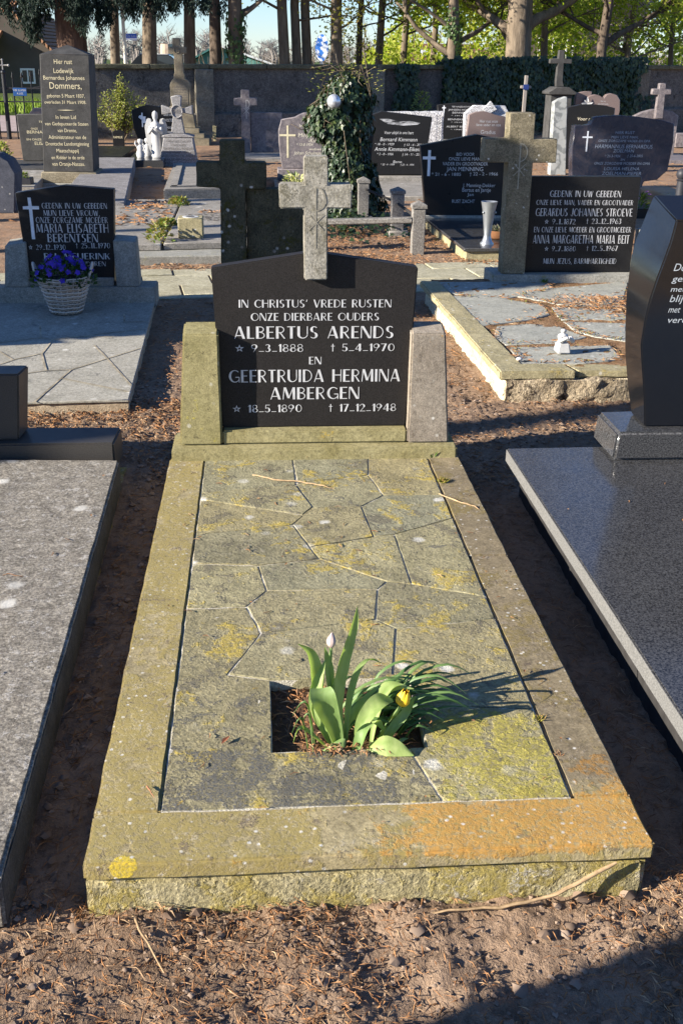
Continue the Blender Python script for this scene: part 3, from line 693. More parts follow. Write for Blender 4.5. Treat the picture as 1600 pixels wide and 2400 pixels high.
MB().hexa([(-2.0, 2.10, .164), (-1.018, 2.10, .164), (-1.01, 2.215, .164), (-2.0, 2.235, .164), (-2.0, 2.10, .398), (-.996, 2.10, .398), (-.985, 2.215, .398), (-2.0, 2.235, .398)]).build("headstone", M_dkbase, G2, bevel=.005, seg=2)

M_black = granite("polished black granite", (.013, .013, .014), (.082, .082, .083), 200, .10, .45)
M_mirror = granite("mirror black granite", (.004, .004, .0045), (.010, .010, .0105), 330, .045, .8, dust=.015)
M_blackside = granite("sawn granite edge", (.10, .10, .095), (.19, .185, .175), 260, .55, .3)
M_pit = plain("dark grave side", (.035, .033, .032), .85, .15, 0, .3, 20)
G3 = thing("grave_monument", "polished black granite grave with a wave-edged headstone on the right edge of the photo", "grave", (1.6, 1.0, 0), "family graves")
MB().hexa([(.660, -.7, .125), (2.6, -.7, .125), (2.6, 1.97, .125), (.648, 1.93, .125), (.660, -.7, .172), (2.6, -.7, .172), (2.6, 1.97, .172), (.648, 1.93, .172)]).build("slab", M_black, G3, bevel=.003, seg=2)
MB().hexa([(.6585, -.7, .128), (.6598, -.7, .128), (.6478, 1.93, .128), (.6465, 1.93, .128), (.6585, -.7, .168), (.6598, -.7, .168), (.6478, 1.93, .168), (.6465, 1.93, .168)]).build("slab_edge", M_blackside, G3)
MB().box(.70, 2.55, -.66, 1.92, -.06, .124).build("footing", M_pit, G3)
MB().hexa([(.972, 1.79, .173), (2.5, 1.79, .173), (2.5, 2.10, .173), (.972, 2.02, .173), (.980, 1.79, .272), (2.5, 1.79, .272), (2.5, 2.10, .272), (.980, 2.02, .272)]).build("base", M_black, G3, bevel=.010, seg=3)
# headstone: wavy left edge, slanting side face from the front outline to the back outline
fr = [(1.086, .274), (1.072, .377), (1.052, .484), (1.04, .55), (1.042, .602), (1.045, .646), (1.052, .701), (1.065, .761), (1.082, .824), (1.094, .874), (1.1, .913), (1.104, .943)]
bk = [(1.088, .274), (1.063, .372), (1.040, .484), (1.033, .54), (1.026, .615), (1.02, .686), (1.02, .735), (1.021, .811), (1.030, .866), (1.048, .924), (1.062, .972), (1.073, 1.003)]
mb = MB()
vs = [(x, 1.845, z) for x, z in fr]+[(1.5, 1.845, .948), (2.2, 1.845, .93), (2.2, 1.845, .274)]
vb = [(x, 1.985, z) for x, z in bk]+[(1.5, 1.985, 1.008), (2.2, 1.985, 1.0), (2.2, 1.985, .274)]
k = len(vs)
fs = [tuple(range(k-1, -1, -1)), tuple(range(k, 2*k))]
for i in range(k):
    j = (i+1) % k; fs.append((i, j, k+j, k+i))
mb.add(vs+vb, fs)
H3 = mb.build("headstone", M_mirror, G3, bevel=.004, seg=2, smooth=30)
letters([('Door', 1.115, 1.186, .788, .8114), ('geluk', 1.114, 1.192, .7542, .7737), ('met', 1.114, 1.16, .7227, .7398), ('blijven', 1.115, 1.209, .6901, .7128), ('met', 1.115, 1.152, .6562, .6764), ('verenigd', 1.115, 1.237, .6229, .6426)], 1.8438, "inscription", M_letterdim, H3, 'font', .25)

def scatter_bits(n, x0, x1, y0, y1, z, L0, L1, parent, m):
    mb = MB()
    for _ in range(n):
        x = rng.uniform(x0, x1); y = rng.uniform(y0, y1); a = rng.uniform(0, 6.28)
        if rng.random() < .4: mb.leaf((x, y, z+.002), Vector((math.cos(a), math.sin(a), .15)), Vector((0, 0, 1)), rng.uniform(L0, L1)*.6, L1*.25)
        else:
            d = Vector((math.cos(a), math.sin(a), .05))*rng.uniform(L0, L1); mb.tube([Vector((x, y, z+.0015)), Vector((x, y, z+.003))+d*.5+Vector((-d.y, d.x, 0))*.15, Vector((x, y, z+.0015))+d], [.0008, .0011, .0006], 4)
    mb.build("fallen_bits", m, parent, kind='stuff')
scatter_bits(30, -1.6, -.68, .3, 2.0, .116, .01, .035, G2, M_needle)
scatter_bits(16, .70, 1.4, .6, 1.75, .172, .008, .025, G3, M_needle)
scatter_bits(70, -.47, .47, .02, 2.0, .1165, .006, .025, G1, M_needle)

# ------------------------------------------------------------------ second row
M_slate2 = stone("grey slate", (.26, .245, .20), (.35, .33, .275), 6, .3, [((.48, .47, .43), 18, .72), ((.15, .145, .13), 9, .6)], 10, .85, .2, .5, .002, 150)
M_slate3 = stone("blue grey flagstone", (.26, .26, .225), (.34, .335, .285), 7, .28, [((.27, .22, .09), 8, .66)], 16, .85, .2, .5, .002, 150)
M_hard = stone("grey concrete stone", (.24, .235, .205), (.32, .31, .27), 8, .35, [((.25, .24, .12), 9, .62)], 0, .9, .15, .6, .002, 180)
M_yedge = stone("yellowed kerb", (.27, .235, .135), (.36, .315, .19), 7, .35, [((.36, .28, .09), 9, .60), ((.16, .14, .09), 13, .60)], 20, .9, .15, .7, .003, 150)
M_plaster = stone("crumbling plaster", (.50, .42, .27), (.66, .59, .44), 8, .3, [((.17, .12, .085), 7, .64)], 0, .95, .1, 1, .008, 80)
M_blackp = granite("black inscription panel", (.008, .008, .009), (.020, .020, .021), 300, .25, .22, dust=.03)
M_mossy = stone("dark mossy stone", (.050, .048, .030), (.095, .088, .055), 9, .5, [((.10, .10, .085), 30, .66), ((.06, .055, .012), 7, .56)], 16, .9, .15, .8, .003, 160)
M_warm = stone("brown weathered stone", (.14, .12, .08), (.21, .18, .12), 10, .45, [((.36, .30, .06), 13, .66), ((.11, .10, .06), 9, .56)], 26, .9, .15, .7, .003, 150)
M_white = plain("white painted figure", (.46, .46, .455), .6, .25, 0, .08, 60)
M_whitecr = plain("white cross inlay", (.72, .74, .76), .5, .3)

# --- left: grave with inscription, violets in a basket
KM = 1.033
def mz(x, z, k=KM): return (-.182+(x+.182)*k, 1.389-(1.389-z)*k)
G4 = thing("grave_monument", "grave with crazy-paved slate slab and black panel behind a white wicker basket", "grave", (-1.3, 4.0, 0), "family graves")
SL = [(-2.3, 2.84), (-.744, 2.927), (-.808, 5.02), (-2.3, 5.02)]
MB().slab(SL, -.05, .044).build("footing", stone("sandy cement", (.36, .28, .19), (.46, .38, .27), 9, .3, bump=.9, bdist=.006), G4, rough=(.06, .006, 18))
mb = MB(); mb.slab([(-2.31, 2.83), (-.740, 2.920), (-.804, 5.02), (-2.31, 5.02)], .045, .0575)
mb.build("slab", M_slate2, G4, bevel=.003, rough=(.12, .0012, 8))
mj = MB()
MJ = [((-1.483, 3.91), (-1.303, 4.012)), ((-1.352, 4.284), (-1.299, 4.012)), ((-1.299, 4.012), (-1.231, 3.968)), ((-1.231, 3.968), (-0.786, 4.204)), ((-1.231, 3.968), (-1.238, 3.693)), ((-1.238, 3.693), (-1.162, 3.382)), ((-1.162, 3.382), (-1.053, 3.393)), ((-1.053, 3.393), (-0.777, 3.781)), ((-1.008, 3.847), (-0.929, 3.637)), ((-0.929, 3.637), (-0.753, 3.134)), ((-1.053, 3.393), (-1.124, 2.884)), ((-1.075, 3.253), (-0.748, 3.028)), ((-0.941, 4.557), (-0.917, 4.36)), ((-0.917, 4.36), (-0.793, 4.366)), ((-1.174, 4.042), (-0.928, 4.021)), ((-1.446, 3.736), (-1.348, 3.576)), ((-1.348, 3.576), (-1.394, 3.494)), ((-1.348, 3.576), (-1.238, 3.693)), ((-1.262, 3.321), (-1.162, 3.382)), ((-1.483, 3.91), (-2.2, 3.6)), ((-1.394, 3.494), (-2.2, 3.3))]
for n, (a, b) in enumerate(MJ):
    a = Vector((*a, 0)); b = Vector((*b, 0)); t = (b-a).normalized(); s = Vector((-t.y, t.x, 0))*.0045; z = .0600+.00008*(n % 7)
    mj.add([a-s+Vector((0, 0, z)), b-s+Vector((0, 0, z)), b+s+Vector((0, 0, z)), a+s+Vector((0, 0, z))], [(0, 1, 2, 3)])
mj.build("joints", plain("joint mortar", (.30, .26, .19), .95, .1, 0, .6, 14), G4)
P = lambda lst: [mz(*p) for p in lst]
a = mz(-.771, .191); b0 = mz(-.789, .11)
MB().box(-2.3, a[0], 4.865, 5.08, .03, .147).build("base", M_hard, G4, bevel=.006, seg=2)
MB().box(-1.545, -1.03, 4.90, 5.06, .148, .196).build("sill", M_hard, G4, bevel=.004)
for s, q in ((-1, [(-1.606, .154), (-1.470, .154), (-1.470, .430), (-1.582, .413)]), (1, [(-.988, .154), (-.861, .154), (-.867, .435), (-.991, .443)])):
    o = P(q); zz = .148
    (x0, _), (x1, _), (x2, z2), (x3, z3) = o
    MB().hexa([(x0, 4.88, zz), (x1, 4.88, zz), (x1, 5.04, zz), (x0, 5.04, zz), (x3, 4.88, z3), (x2, 4.88, z2), (x2, 5.02, z2+.016), (x3, 5.02, z3+.016)]).build("post", M_hard, G4, bevel=.005, seg=2)
ks = 1.029
H4 = MB().prism([mz(*p, ks) for p in [(-1.478, .192), (-1.006, .200), (-.975, .712), (-1.241, .731), (-1.511, .690)]], 4.915, 4.99).build("headstone", M_blackp, G4, bevel=.003)
mb = MB(); c = [mz(*p, ks) for p in [(-1.438, .666), (-1.388, .617), (-1.475, .617), (-1.436, .442)]]
mb.prism([(c[3][0]-.006, c[3][1]), (c[3][0]+.012, c[3][1]), (c[0][0]+.013, c[1][1]-.014), (c[1][0], c[1][1]-.014), (c[1][0], c[1][1]+.004), (c[0][0]+.013, c[1][1]+.004), (c[0][0]+.010, c[0][1]), (c[0][0]-.007, c[0][1]), (c[0][0]-.006, c[1][1]+.004), (c[2][0], c[2][1]+.002), (c[2][0], c[2][1]-.014), (c[0][0]-.005, c[1][1]-.014)], 4.911, 4.9145)
mb.build("inlaid_cross", M_whitecr, H4)
MARIA = [('GEDENK IN UW GEBEDEN',-1.373,-1.018,0.6080,0.6381),('MIJN LIEVE VROUW,',-1.367,-1.060,0.5687,0.5990),('ONZE ZORGZAME MOEDER',-1.412,-1.019,0.5301,0.5621),('MARIA ELISABETH',-1.413,-1.019,0.4780,0.5252),('BERENTSEN',-1.357,-1.080,0.4256,0.4714),('* 29_12_1930',-1.466,-1.262,0.3836,0.4120),('+ 25_11_1970',-1.206,-1.016,0.3923,0.4216),('R.J. MEIJERINK',-1.385,-1.020,0.3316,0.3653),('EN KINDEREN',-1.270,-1.047,0.2935,0.3189)]
def resc(L, k): return [(t, *[mz(x0, z0, k)[0], mz(x1, z1, k)[0], mz(x0, z0, k)[1], mz(x1, z1, k)[1]]) for t, x0, x1, z0, z1 in L]
letters(resc(MARIA, ks), 4.9138, "inscription", M_letter, H4)
# basket with violets
bk = thing("flower_basket", "white wicker basket of blue violets on the slate slab before the black panel", "basket", (-1.262, 4.60, .06))
M_wick = leafmat("wicker", [(.42, .36, .30), (.55, .49, .42), (.34, .28, .23)], .7, .25, 0)
mb = MB(); bx, by, bz = -1.262, 4.60, .06
prof = lambda h: .082+.062*h
for k in range(19):
    h = k/18; r = prof(h); z = bz+.008+h*.196; pts = []; ph = k*math.pi
    for q in range(49):
        an = 2*math.pi*q/48; rr = r+.0045*math.cos(q*math.pi*.5*2+ph)*(1 if q % 2 else -1)
        pts.append((bx+rr*math.cos(an), by+rr*math.sin(an), z+.0015*math.sin(q)))
    mb.tube(pts, .0052, 5)
mb.build("weave", M_wick, bk, smooth=180)
mb = MB()
for q in range(24):
    an = 2*math.pi*q/24; mb.tube([(bx+prof(0)*math.cos(an), by+prof(0)*math.sin(an), bz+.002), (bx+prof(1)*math.cos(an), by+prof(1)*math.sin(an), bz+.21)], .0045, 5)
mb.build("stakes", M_wick, bk, smooth=180)
for s in (-1, 1):
    pts = [(bx+s*(.142+.02*math.sin(t*math.pi)), by-.045+.09*t, bz+.20+.075*math.sin(t*math.pi)) for t in [i/8 for i in range(9)]]
    MB().tube(pts, .007, 6).build("handle", M_wick, bk, smooth=180)
g = MB(); g.lathe([(.075, 0.01), (.13, .185), (.02, .19)], (bx, by, bz), 18); g.build("soil_fill", M_pit, bk)
vi = thing("violet_plant", "dense blue violets growing in the white wicker basket", "flowers", (bx, by, bz+.19))
lv = MB(); fl = MB(); st = MB()
M_vleaf = leafmat("violet leaf", [(.02, .045, .015), (.04, .09, .025), (.07, .12, .04)], .5, .3, .2)
M_vflow = leafmat("violet petals", [(.035, .025, .32), (.07, .035, .50), (.10, .05, .38), (.03, .02, .22)], .5, .2, .2)
for k in range(420):
    a = rng.uniform(0, 6.28); t = rng.random()**.6; r = .165*t; h = bz+.19+.085*(1-t*t)+rng.uniform(-.05, .02)
    p = Vector((bx+r*math.cos(a), by+r*math.sin(a), h)); d = Vector((math.cos(a)*t, math.sin(a)*t, rng.uniform(.1, 1))).normalized()
    lv.leaf(p, d, Vector((rng.uniform(-1, 1), rng.uniform(-1, 1), .6)), rng.uniform(.02, .04), .018)
for k in range(70):
    a = rng.uniform(0, 6.28); t = rng.random()**.6; r = .16*t; h = bz+.215+.095*(1-t*t)+rng.uniform(-.03, .025)
    p = Vector((bx+r*math.cos(a), by+r*math.sin(a), h)); n_ = Vector((math.cos(a)*t*.8, math.sin(a)*t*.8-.45, .6)).normalized()
    u = n_.cross(Vector((0, 0, 1))).normalized(); w = u.cross(n_)
    for q in range(5):
        an = q*1.2566+rng.uniform(-.2, .2); fl.leaf(p, (u*math.cos(an)+w*math.sin(an)+n_*.15), n_, .019, .017, .1)
lv.build("leaves", M_vleaf, vi); fl.build("blossoms", M_vflow, vi)

# --- right: raised grave with flagstones, cross post and black panel
G5 = thing("grave_monument", "raised grave with mossy flagstones, tall stone cross post and wide black panel right of it", "grave", (1.4, 4.2, 0), "family graves")
MB().slab([(.886, 3.028), (2.6, 3.012), (2.6, 3.075), (.900, 3.075)], -.06, .097).build("rubble_front", stone("earthy rubble", (.25, .20, .135), (.42, .345, .24), 11, .5, [((.40, .34, .22), 9, .62), ((.08, .06, .045), 14, .58)], 0, .95, .1, 1, .01, 70), G5, rough=(.03, .018, 24), smooth=60)
KB = [(.859, 3.025), (2.6, 3.01), (2.6, 5.4), (.80, 5.12)]
MB().slab([(.885, 3.06), (2.6, 3.04), (2.6, 5.4), (.835, 5.12)], -.06, .100).build("footing", M_plaster, G5, bevel=.01, rough=(.035, .016, 15), smooth=60)
mb = MB()
mb.slab([(.859, 3.025), (1.20, 3.03), (1.175, 3.155), (.985, 3.165), (.915, 5.12), (.80, 5.12)], .098, .137)
mb.slab([(1.215, 3.055), (2.6, 3.03), (2.6, 3.16), (1.185, 3.165)], .098, .131)
mb.build("border", M_yedge, G5, bevel=.006, seg=2, rough=(.05, .003, 12))
MB().slab([(.95, 3.13), (2.55, 3.13), (2.55, 5.3), (.88, 5.2)], .02, .129).build("soil_bed", stone("needle strewn earth", (.20, .11, .055), (.32, .20, .11), 20, .5, [((.24, .22, .05), 12, .6)], 0, .95, .1, 1, .01, 120), G5, rough=(.04, .008, 20), smooth=180)
FL = dict(A=[(0.93, 5.09), (1.582, 5.12), (1.568, 4.926), (1.381, 4.739), (1.214, 4.612), (0.999, 4.69), (0.944, 4.795)], B=[(1.305, 4.687), (1.594, 4.898), (2.089, 5.094), (1.9, 4.6), (1.86, 4.40), (1.665, 4.387), (1.49, 4.461), (1.437, 4.534)],
 C=[(0.942, 4.665), (1.199, 4.587), (1.386, 4.414), (1.359, 4.185), (1.245, 4.077), (0.958, 3.936)], D=[(1.445, 4.366), (1.798, 4.30), (1.748, 4.07), (1.419, 4.075), (1.422, 4.162)],
 E=[(1.038, 3.894), (1.196, 3.953), (1.341, 3.889), (1.412, 3.674), (1.248, 3.567), (1.002, 3.537), (0.98, 3.683)], F=[(1.415, 3.99), (1.708, 3.96), (1.597, 3.597), (1.484, 3.673), (1.422, 3.808)],
 G=[(1.013, 3.466), (1.483, 3.491), (1.462, 3.256), (1.263, 3.181), (0.985, 3.188)], H=[(1.86, 4.05), (2.3, 4.2), (2.4, 3.6), (1.75, 3.5)], I=[(2.0, 4.5), (2.5, 4.9), (2.5, 4.3), (1.92, 4.3)], J=[(1.58, 3.45), (2.4, 3.5), (2.4, 3.2), (1.55, 3.22)])
mb = MB()
for i, p in enumerate(FL.values()):
    ar = sum(p[k][0]*p[(k+1) % len(p)][1]-p[(k+1) % len(p)][0]*p[k][1] for k in range(len(p)))
    if ar < 0: p = p[::-1]
    mb.slab(wobble(inset(p, -.014), .06, .010, i*2.0), .09, .1315+.0012*(i % 3))
mb.build("flagstones", M_slate3, G5, bevel=.003, rough=(.06, .0015, 14))
mb = MB(); _b = BLOCKED; BLOCKED = []
def joint_litter(n):
    for _ in range(n):
        k = rng.choice(list(FL.values())); i = rng.randrange(len(k)); a_, b_ = Vector(k[i]), Vector(k[(i+1) % len(k)]); p = a_.lerp(b_, rng.random())
        x = p.x+rng.gauss(0, .013); y = p.y+rng.gauss(0, .016)
        if y > 5.08 or x < .95 or x > 2.2 or y < 3.17: continue
        a = rng.uniform(0, 3.14); L = rng.uniform(.012, .05); d = Vector((math.cos(a), math.sin(a), rng.uniform(-.1, .25))); s = Vector((-d.y, d.x, 0))*.002
        q = Vector((x, y, .137+rng.uniform(0, .008)))
        mb.add([q-d*L/2, q+s, q-s, q+d*L/2, q+Vector((0, 0, .003))], [(0, 1, 4), (0, 4, 2), (1, 3, 4), (4, 3, 2)])
joint_litter(800)
for _ in range(700):
    x = rng.gauss(1.72, .16); y = rng.gauss(4.42, .13); a = rng.uniform(0, 3.14); L = rng.uniform(.02, .06); d = Vector((math.cos(a), math.sin(a), rng.uniform(-.1, .3))); s = Vector((-d.y, d.x, 0))*.002
    q = Vector((x, y, .138+.03*math.exp(-((x-1.75)**2/.03+(y-4.45)**2/.02))*rng.random())); mb.add([q-d*L/2, q+s, q-s, q+d*L/2, q+Vector((0, 0, .003))], [(0, 1, 4), (0, 4, 2), (1, 3, 4), (4, 3, 2)])
mb.build("needle_litter", M_needle, G5, kind='stuff')
mb = MB()
for _ in range(900):
    k = rng.choice(list(FL.values())); i = rng.randrange(len(k)); a_, b_ = Vector(k[i]), Vector(k[(i+1) % len(k)]); p = a_.lerp(b_, rng.random())
    x = p.x+rng.gauss(0, .015); y = p.y+rng.gauss(0, .018)
    if noise.noise(Vector((x*7, y*7, 0))) < .05 or y > 5.08 or x < .95 or y < 3.17: continue
    a = rng.uniform(0, 6.28); mb.leaf((x, y, .134), Vector((math.cos(a)*.7, math.sin(a)*.7, .8)), Vector((math.sin(a), 0, .5)), rng.uniform(.008, .022), .007)
mb.build("moss", M_moss, G5, kind='stuff')
BLOCKED = _b
MB().box(1.245, 2.6, 5.085, 5.36, .05, .178).build("base", M_hard, G5, bevel=.005, seg=2)
mb = MB().prism([(1.304, .179), (1.448, .179), (1.446, .836), (1.585, .836), (1.583, .970), (1.441, .970), (1.440, 1.113), (1.288, 1.113), (1.290, .970), (1.150, .970), (1.148, .836), (1.298, .836)], 5.11, 5.235)
C5 = mb.build("cross_post", M_warm, G5, bevel=.004, rough=(.05, .0012, 20))
chi_rho(1.365, .685, .945, 5.1095, .007, .042, plain("pale groove", (.29, .27, .21), .9, .1), C5)
H5 = MB().prism([(1.455, .179), (2.130, .179), (2.138, .755), (1.455, .752)], 5.172, 5.23).build("headstone", M_blackp, G5, bevel=.003)
STR = [('GEDENK IN UW GEBEDEN',1.580,2.021,0.6336,0.6705),('ONZE LIEVE MAN, VADER EN GROOTVADER',1.501,2.103,0.5859,0.6156),('GERARDUS JOHANNES STROEVE',1.501,2.105,0.5198,0.5657),('* 9_1_1872',1.561,1.754,0.4710,0.5032),('+ 23_12_1963',1.821,2.041,0.4740,0.5062),('EN ONZE LIEVE MOEDER EN GROOTMOEDER',1.500,2.109,0.4228,0.4553),('ANNA MARGARETHA MARIA BEIT',1.498,2.104,0.3554,0.4065),('* 9_7_1880',1.575,1.771,0.3081,0.3388),('+ 12_5_1967',1.838,2.037,0.3107,0.3414),('MIJN JEZUS, BARMHARTIGHEID',1.574,2.037,0.2311,0.2643)]
letters(STR, 5.1708, "inscription", M_letter, H5)
MB().hexa([(2.16, 5.13, .179), (2.30, 5.13, .179), (2.30, 5.25, .179), (2.16, 5.25, .179), (2.165, 5.13, .44), (2.28, 5.13, .44), (2.28, 5.25, .44), (2.165, 5.25, .44)]).build("post", M_hard, G5, bevel=.004)
tuft(1.56, 5.05, .136, 40, .03, "small green weed at the foot of the wide black panel")
tuft(.95, 3.75, .01, 30, .025, "green weed in the soil beside the crumbling plaster footing")
tuft(1.10, 2.3, .01, 26, .02, "tiny weed on the soil behind the foremost monument's right post")
# small white praying figure and pebble
def figure(mb, c, H, w, bow=0.0, n=14):
    """a robed kneeling or standing figure as one surface"""
    prof = [(.50, 0), (.50, .05), (.40, .10), (.36, .3), (.34, .45), (.40, .55), (.42, .64), (.34, .72), (.16, .76), (.13, .79), (.20, .83), (.235, .89), (.20, .96), (.02, 1.0)]
    b = len(mb.v); mb.lathe([(r*w, z*H) for r, z in prof], c, n, 1, .8)
    for i in range(b, len(mb.v)):
        x, y, z = mb.v[i]; t = (z-c[2])/H
        an = math.atan2(y-c[1], x-c[0]); k = 1+(.07*math.sin(an*7) if t < .5 else 0)
        mb.v[i] = (c[0]+(x-c[0])*k, c[1]+(y-c[1])*k-bow*max(0, t-.45)**1.3, z-bow*.35*max(0, t-.7))
    return mb
fg = thing("angel_figurine", "small white praying angel on a flagstone of the raised grave", "figurine", (1.222, 3.37, .136))
mb = figure(MB(), (1.222, 3.37, .150), .098, .060, .012)
mb.tube([(1.210, 3.36, .205), (1.205, 3.335, .195), (1.232, 3.322, .215)], [.011, .010, .007], 7); mb.tube([(1.256, 3.36, .205), (1.261, 3.335, .195), (1.236, 3.322, .215)], [.011, .010, .007], 7)
mb.build("body", M_white, fg, smooth=70)
MB().hexa([(1.19, 3.325, .1365), (1.256, 3.325, .1365), (1.256, 3.40, .1365), (1.19, 3.40, .1365), (1.197, 3.33, .185), (1.247, 3.33, .185), (1.247, 3.395, .185), (1.197, 3.395, .185)]).build('pedestal', M_white, fg, bevel=.006, seg=2)
tag(MB().ball((.985, 3.21, .145), .013, 10, 6, 1.2, 1, .7).build("pebble", M_white, smooth=180, loc=(.985, 3.21, .145)), "small white pebble on the front corner of the yellowed kerb", "pebble")

# --- between: back of a dark mossy cross
G6 = thing("grave_monument", "dark mossy cross with an attached plain slab, standing behind the dark granite panel", "grave", (-.15, 5.0, 0), "family graves")
MB().prism([(-.413, .04), (-.256, .04), (-.2565, .692), (-.136, .690), (-.134, .836), (-.2575, .836), (-.256, .958), (-.398, .956), (-.399, .836), (-.533, .838), (-.536, .700), (-.4, .694)], 4.98, 5.12).build("cross", M_mossy, G6, bevel=.006, seg=2, rough=(.04, .0025, 16))
MB().box(-.2545, .088, 5.02, 5.12, .04, .688).build("slab", M_mossy, G6, bevel=.005, rough=(.06, .002, 14))
MB().box(-.46, .14, 4.95, 5.18, -.02, .06).build("base", M_hard, G6, bevel=.006)

# ------------------------------------------------------------------ tiled path
M_tile = stone("path tile", (.31, .285, .19), (.42, .39, .28), 4, .35, [((.18, .17, .13), 9, .6)], 0, .95, .1, .6, .003, 160)
mb = MB(); ang = .128; ca, sa = math.cos(ang), math.sin(ang)
def PR(u, v): return (-.93+u*ca-v*sa, 5.21+u*sa+v*ca)
for r, (v0, v1) in enumerate(((.0, .09), (.095, .43), (.435, .77), (.775, 1.0))):
    u = -5+.22*r
    while u < 9:
        L = .46 if r else .95
        z = rng.uniform(.004, .011)
        mb.slab([PR(u+.007, v0), PR(u+L-.007, v0), PR(u+L-.007, v1), PR(u+.007, v1)], -.03, z); u += L
o = mb.build("path", M_tile, bevel=.003, kind='structure')

# ------------------------------------------------------------------ third row and beyond
M_greyslab = stone("grey weathered slab", (.20, .185, .16), (.28, .26, .23), 5, .4, [((.44, .43, .40), 16, .66), ((.11, .11, .09), 8, .6)], 6, .9, .15, .6, .002, 150)
M_pink = granite("pinkish granite", (.17, .145, .14), (.27, .235, .23), 120, .35, .3, None, ((.12, .105, .11), 7))
M_rose = granite("rose granite", (.13, .095, .085), (.22, .165, .15), 150, .3, .4)
M_blue = granite("swirled blue granite", (.016, .020, .036), (.030, .036, .058), 200, .2, .3, None, ((.055, .048, .060), 4.5))
M_whitegr = stone("rough white granite", (.42, .42, .43), (.60, .60, .61), 30, .8, [((.22, .22, .23), 40, .58)], 0, .9, .2, 1, .01, 60)
_g = NG("streaked grey marble"); _w = _g.n('ShaderNodeTexWave'); _g.lk(_g.scaled((1, 1, 1)), _w.inputs['Vector']); _w.bands_direction = 'DIAGONAL'; _w.inputs['Scale'].default_value = 2.2; _w.inputs['Distortion'].default_value = 14; _w.inputs['Detail'].default_value = 4; _w.inputs['Detail Scale'].default_value = 2.5
_g.col(_g.mix(_g.ramp(_w.outputs[1], [(.1, 0.0), (.6, 1.0)]), (.19, .20, .195), (.34, .35, .335))); M_marble = _g.pr(.6, .3)
M_dark = stone("dark bluestone", (.042, .041, .039), (.068, .066, .063), 9, .3, [((.20, .20, .18), 18, .68)], 0, .75, .25, .4, .002, 200)
M_tan = stone("tan sandstone", (.17, .145, .10), (.25, .215, .15), 8, .35, [((.15, .13, .09), 10, .6)], 0, .9, .15, .6, .004, 120)
M_granu = stone("grey granite relief", (.22, .21, .205), (.31, .30, .295), 40, .5, [((.40, .40, .38), 9, .68)], 0, .9, .2, .8, .005, 90)
M_speckpost = stone("speckled granite post", (.13, .12, .11), (.24, .225, .20), 60, .7, [((.55, .53, .49), 70, .6), ((.10, .095, .09), 80, .58)], 0, .9, .15, .5, .002, 200)
M_relief = plain("relief letters", (.14, .13, .12), .9, .1)
M_reliefpale = plain("pale carved letters", (.42, .40, .37), .9, .1)
M_silver = plain("silver ball", (.62, .64, .66), .35, .5, .6, .45, 45)
M_zinc = plain("zinc vase", (.30, .32, .34), .4, .5, .7, .12, 20)
M_pot = plain("dark plastic pot", (.03, .03, .035), .5, .3)

# double slab with kerb, flower block and saxifrage clumps
G7 = thing("grave_monument", "low grey double slab on a stepped kerb with weeds along its middle joint", "grave", (-.9, 8, 0), "family graves")
MB().slab([(-1.62, 6.36), (-.1, 6.52), (-.1, 9.6), (-1.62, 9.6)], -.05, .065).build("kerb", M_hard, G7, bevel=.008, rough=(.08, .003, 12))
mb = MB(); mb.slab([(-1.55, 6.60), (-.905, 6.66), (-.93, 9.45), (-1.60, 9.35)], .066, .112); mb.slab([(-.885, 6.68), (-.12, 6.80), (-.12, 9.45), (-.91, 9.42)], .066, .118)
mb.build("slab", M_greyslab, G7, bevel=.006, rough=(.12, .002, 9))
mb = MB()
for k in range(160):
    x = rng.uniform(-.83, -.2); y = rng.uniform(7.85, 8.25); mb.box(x, x+rng.uniform(.01, .03), y, y+.012, .1185, .124)
mb.build("inscription", M_relief, G7)
fb = thing("flower_block", "square stone flower block with an empty white-rimmed hole, on the low double slab", "flower holder", (-.70, 6.98, .118))
MB().box(-.792, -.606, 6.90, 7.07, .118, .268).build("block", M_yedge, fb, bevel=.006)
MB().lathe([(.062, 0), (.062, .003), (.036, .004), (.034, -.002)], (-.70, 6.985, .268), 18).build("rim", M_white, fb)
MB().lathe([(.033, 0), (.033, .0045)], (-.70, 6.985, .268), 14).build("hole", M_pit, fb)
M_sax = leafmat("saxifrage", [(.10, .17, .03), (.22, .26, .06), (.30, .20, .08), (.16, .22, .05)], .5, .3, .25)
def bushlet(c, n, r, h, L, w, m, name, label, cat, group=None, zmin=0):
    mb = MB()
    for _ in range(n):
        a = rng.uniform(0, 6.28); t = rng.random()**.5; z = rng.random()
        p = Vector(c)+Vector((math.cos(a)*r*t*(1-z*.5), math.sin(a)*r*t*(1-z*.5), zmin+h*z)); d = Vector((math.cos(a)*t, math.sin(a)*t, rng.uniform(-.1, .9))).normalized()
        mb.leaf(p, d, Vector((rng.uniform(-.6, .6), rng.uniform(-.9, .2), .8)), L*rng.uniform(.6, 1.3), w*rng.uniform(.7, 1.2))
    return tag(mb.build(name, m, loc=c), label, cat, group)
for (x, y, r, h, lb) in ((-.93, 6.80, .11, .13, "largest leafy clump at the front of the double slab's joint"), (-.93, 7.62, .08, .05, "flat reddish clump halfway along the double slab's joint"), (-.92, 8.95, .10, .07, "leafy clump farthest back along the double slab's joint")):
    bushlet((x, y, .11), 210, r, h, .035, .022, M_sax, "weed_clump", lb, "weed", "weeds in the slab joint")
mb = MB(); _b = BLOCKED; BLOCKED = []
litter(300, -1.4, -.95, 7.6, 9.3, .04, .12, .014, mb, zf=lambda x, y: .113); litter(60, -.7, -.4, 8.3, 8.6, .03, .08, .012, mb, zf=lambda x, y: .119); BLOCKED = _b
mb.build("leaf_litter", M_needle, G7, kind='stuff')

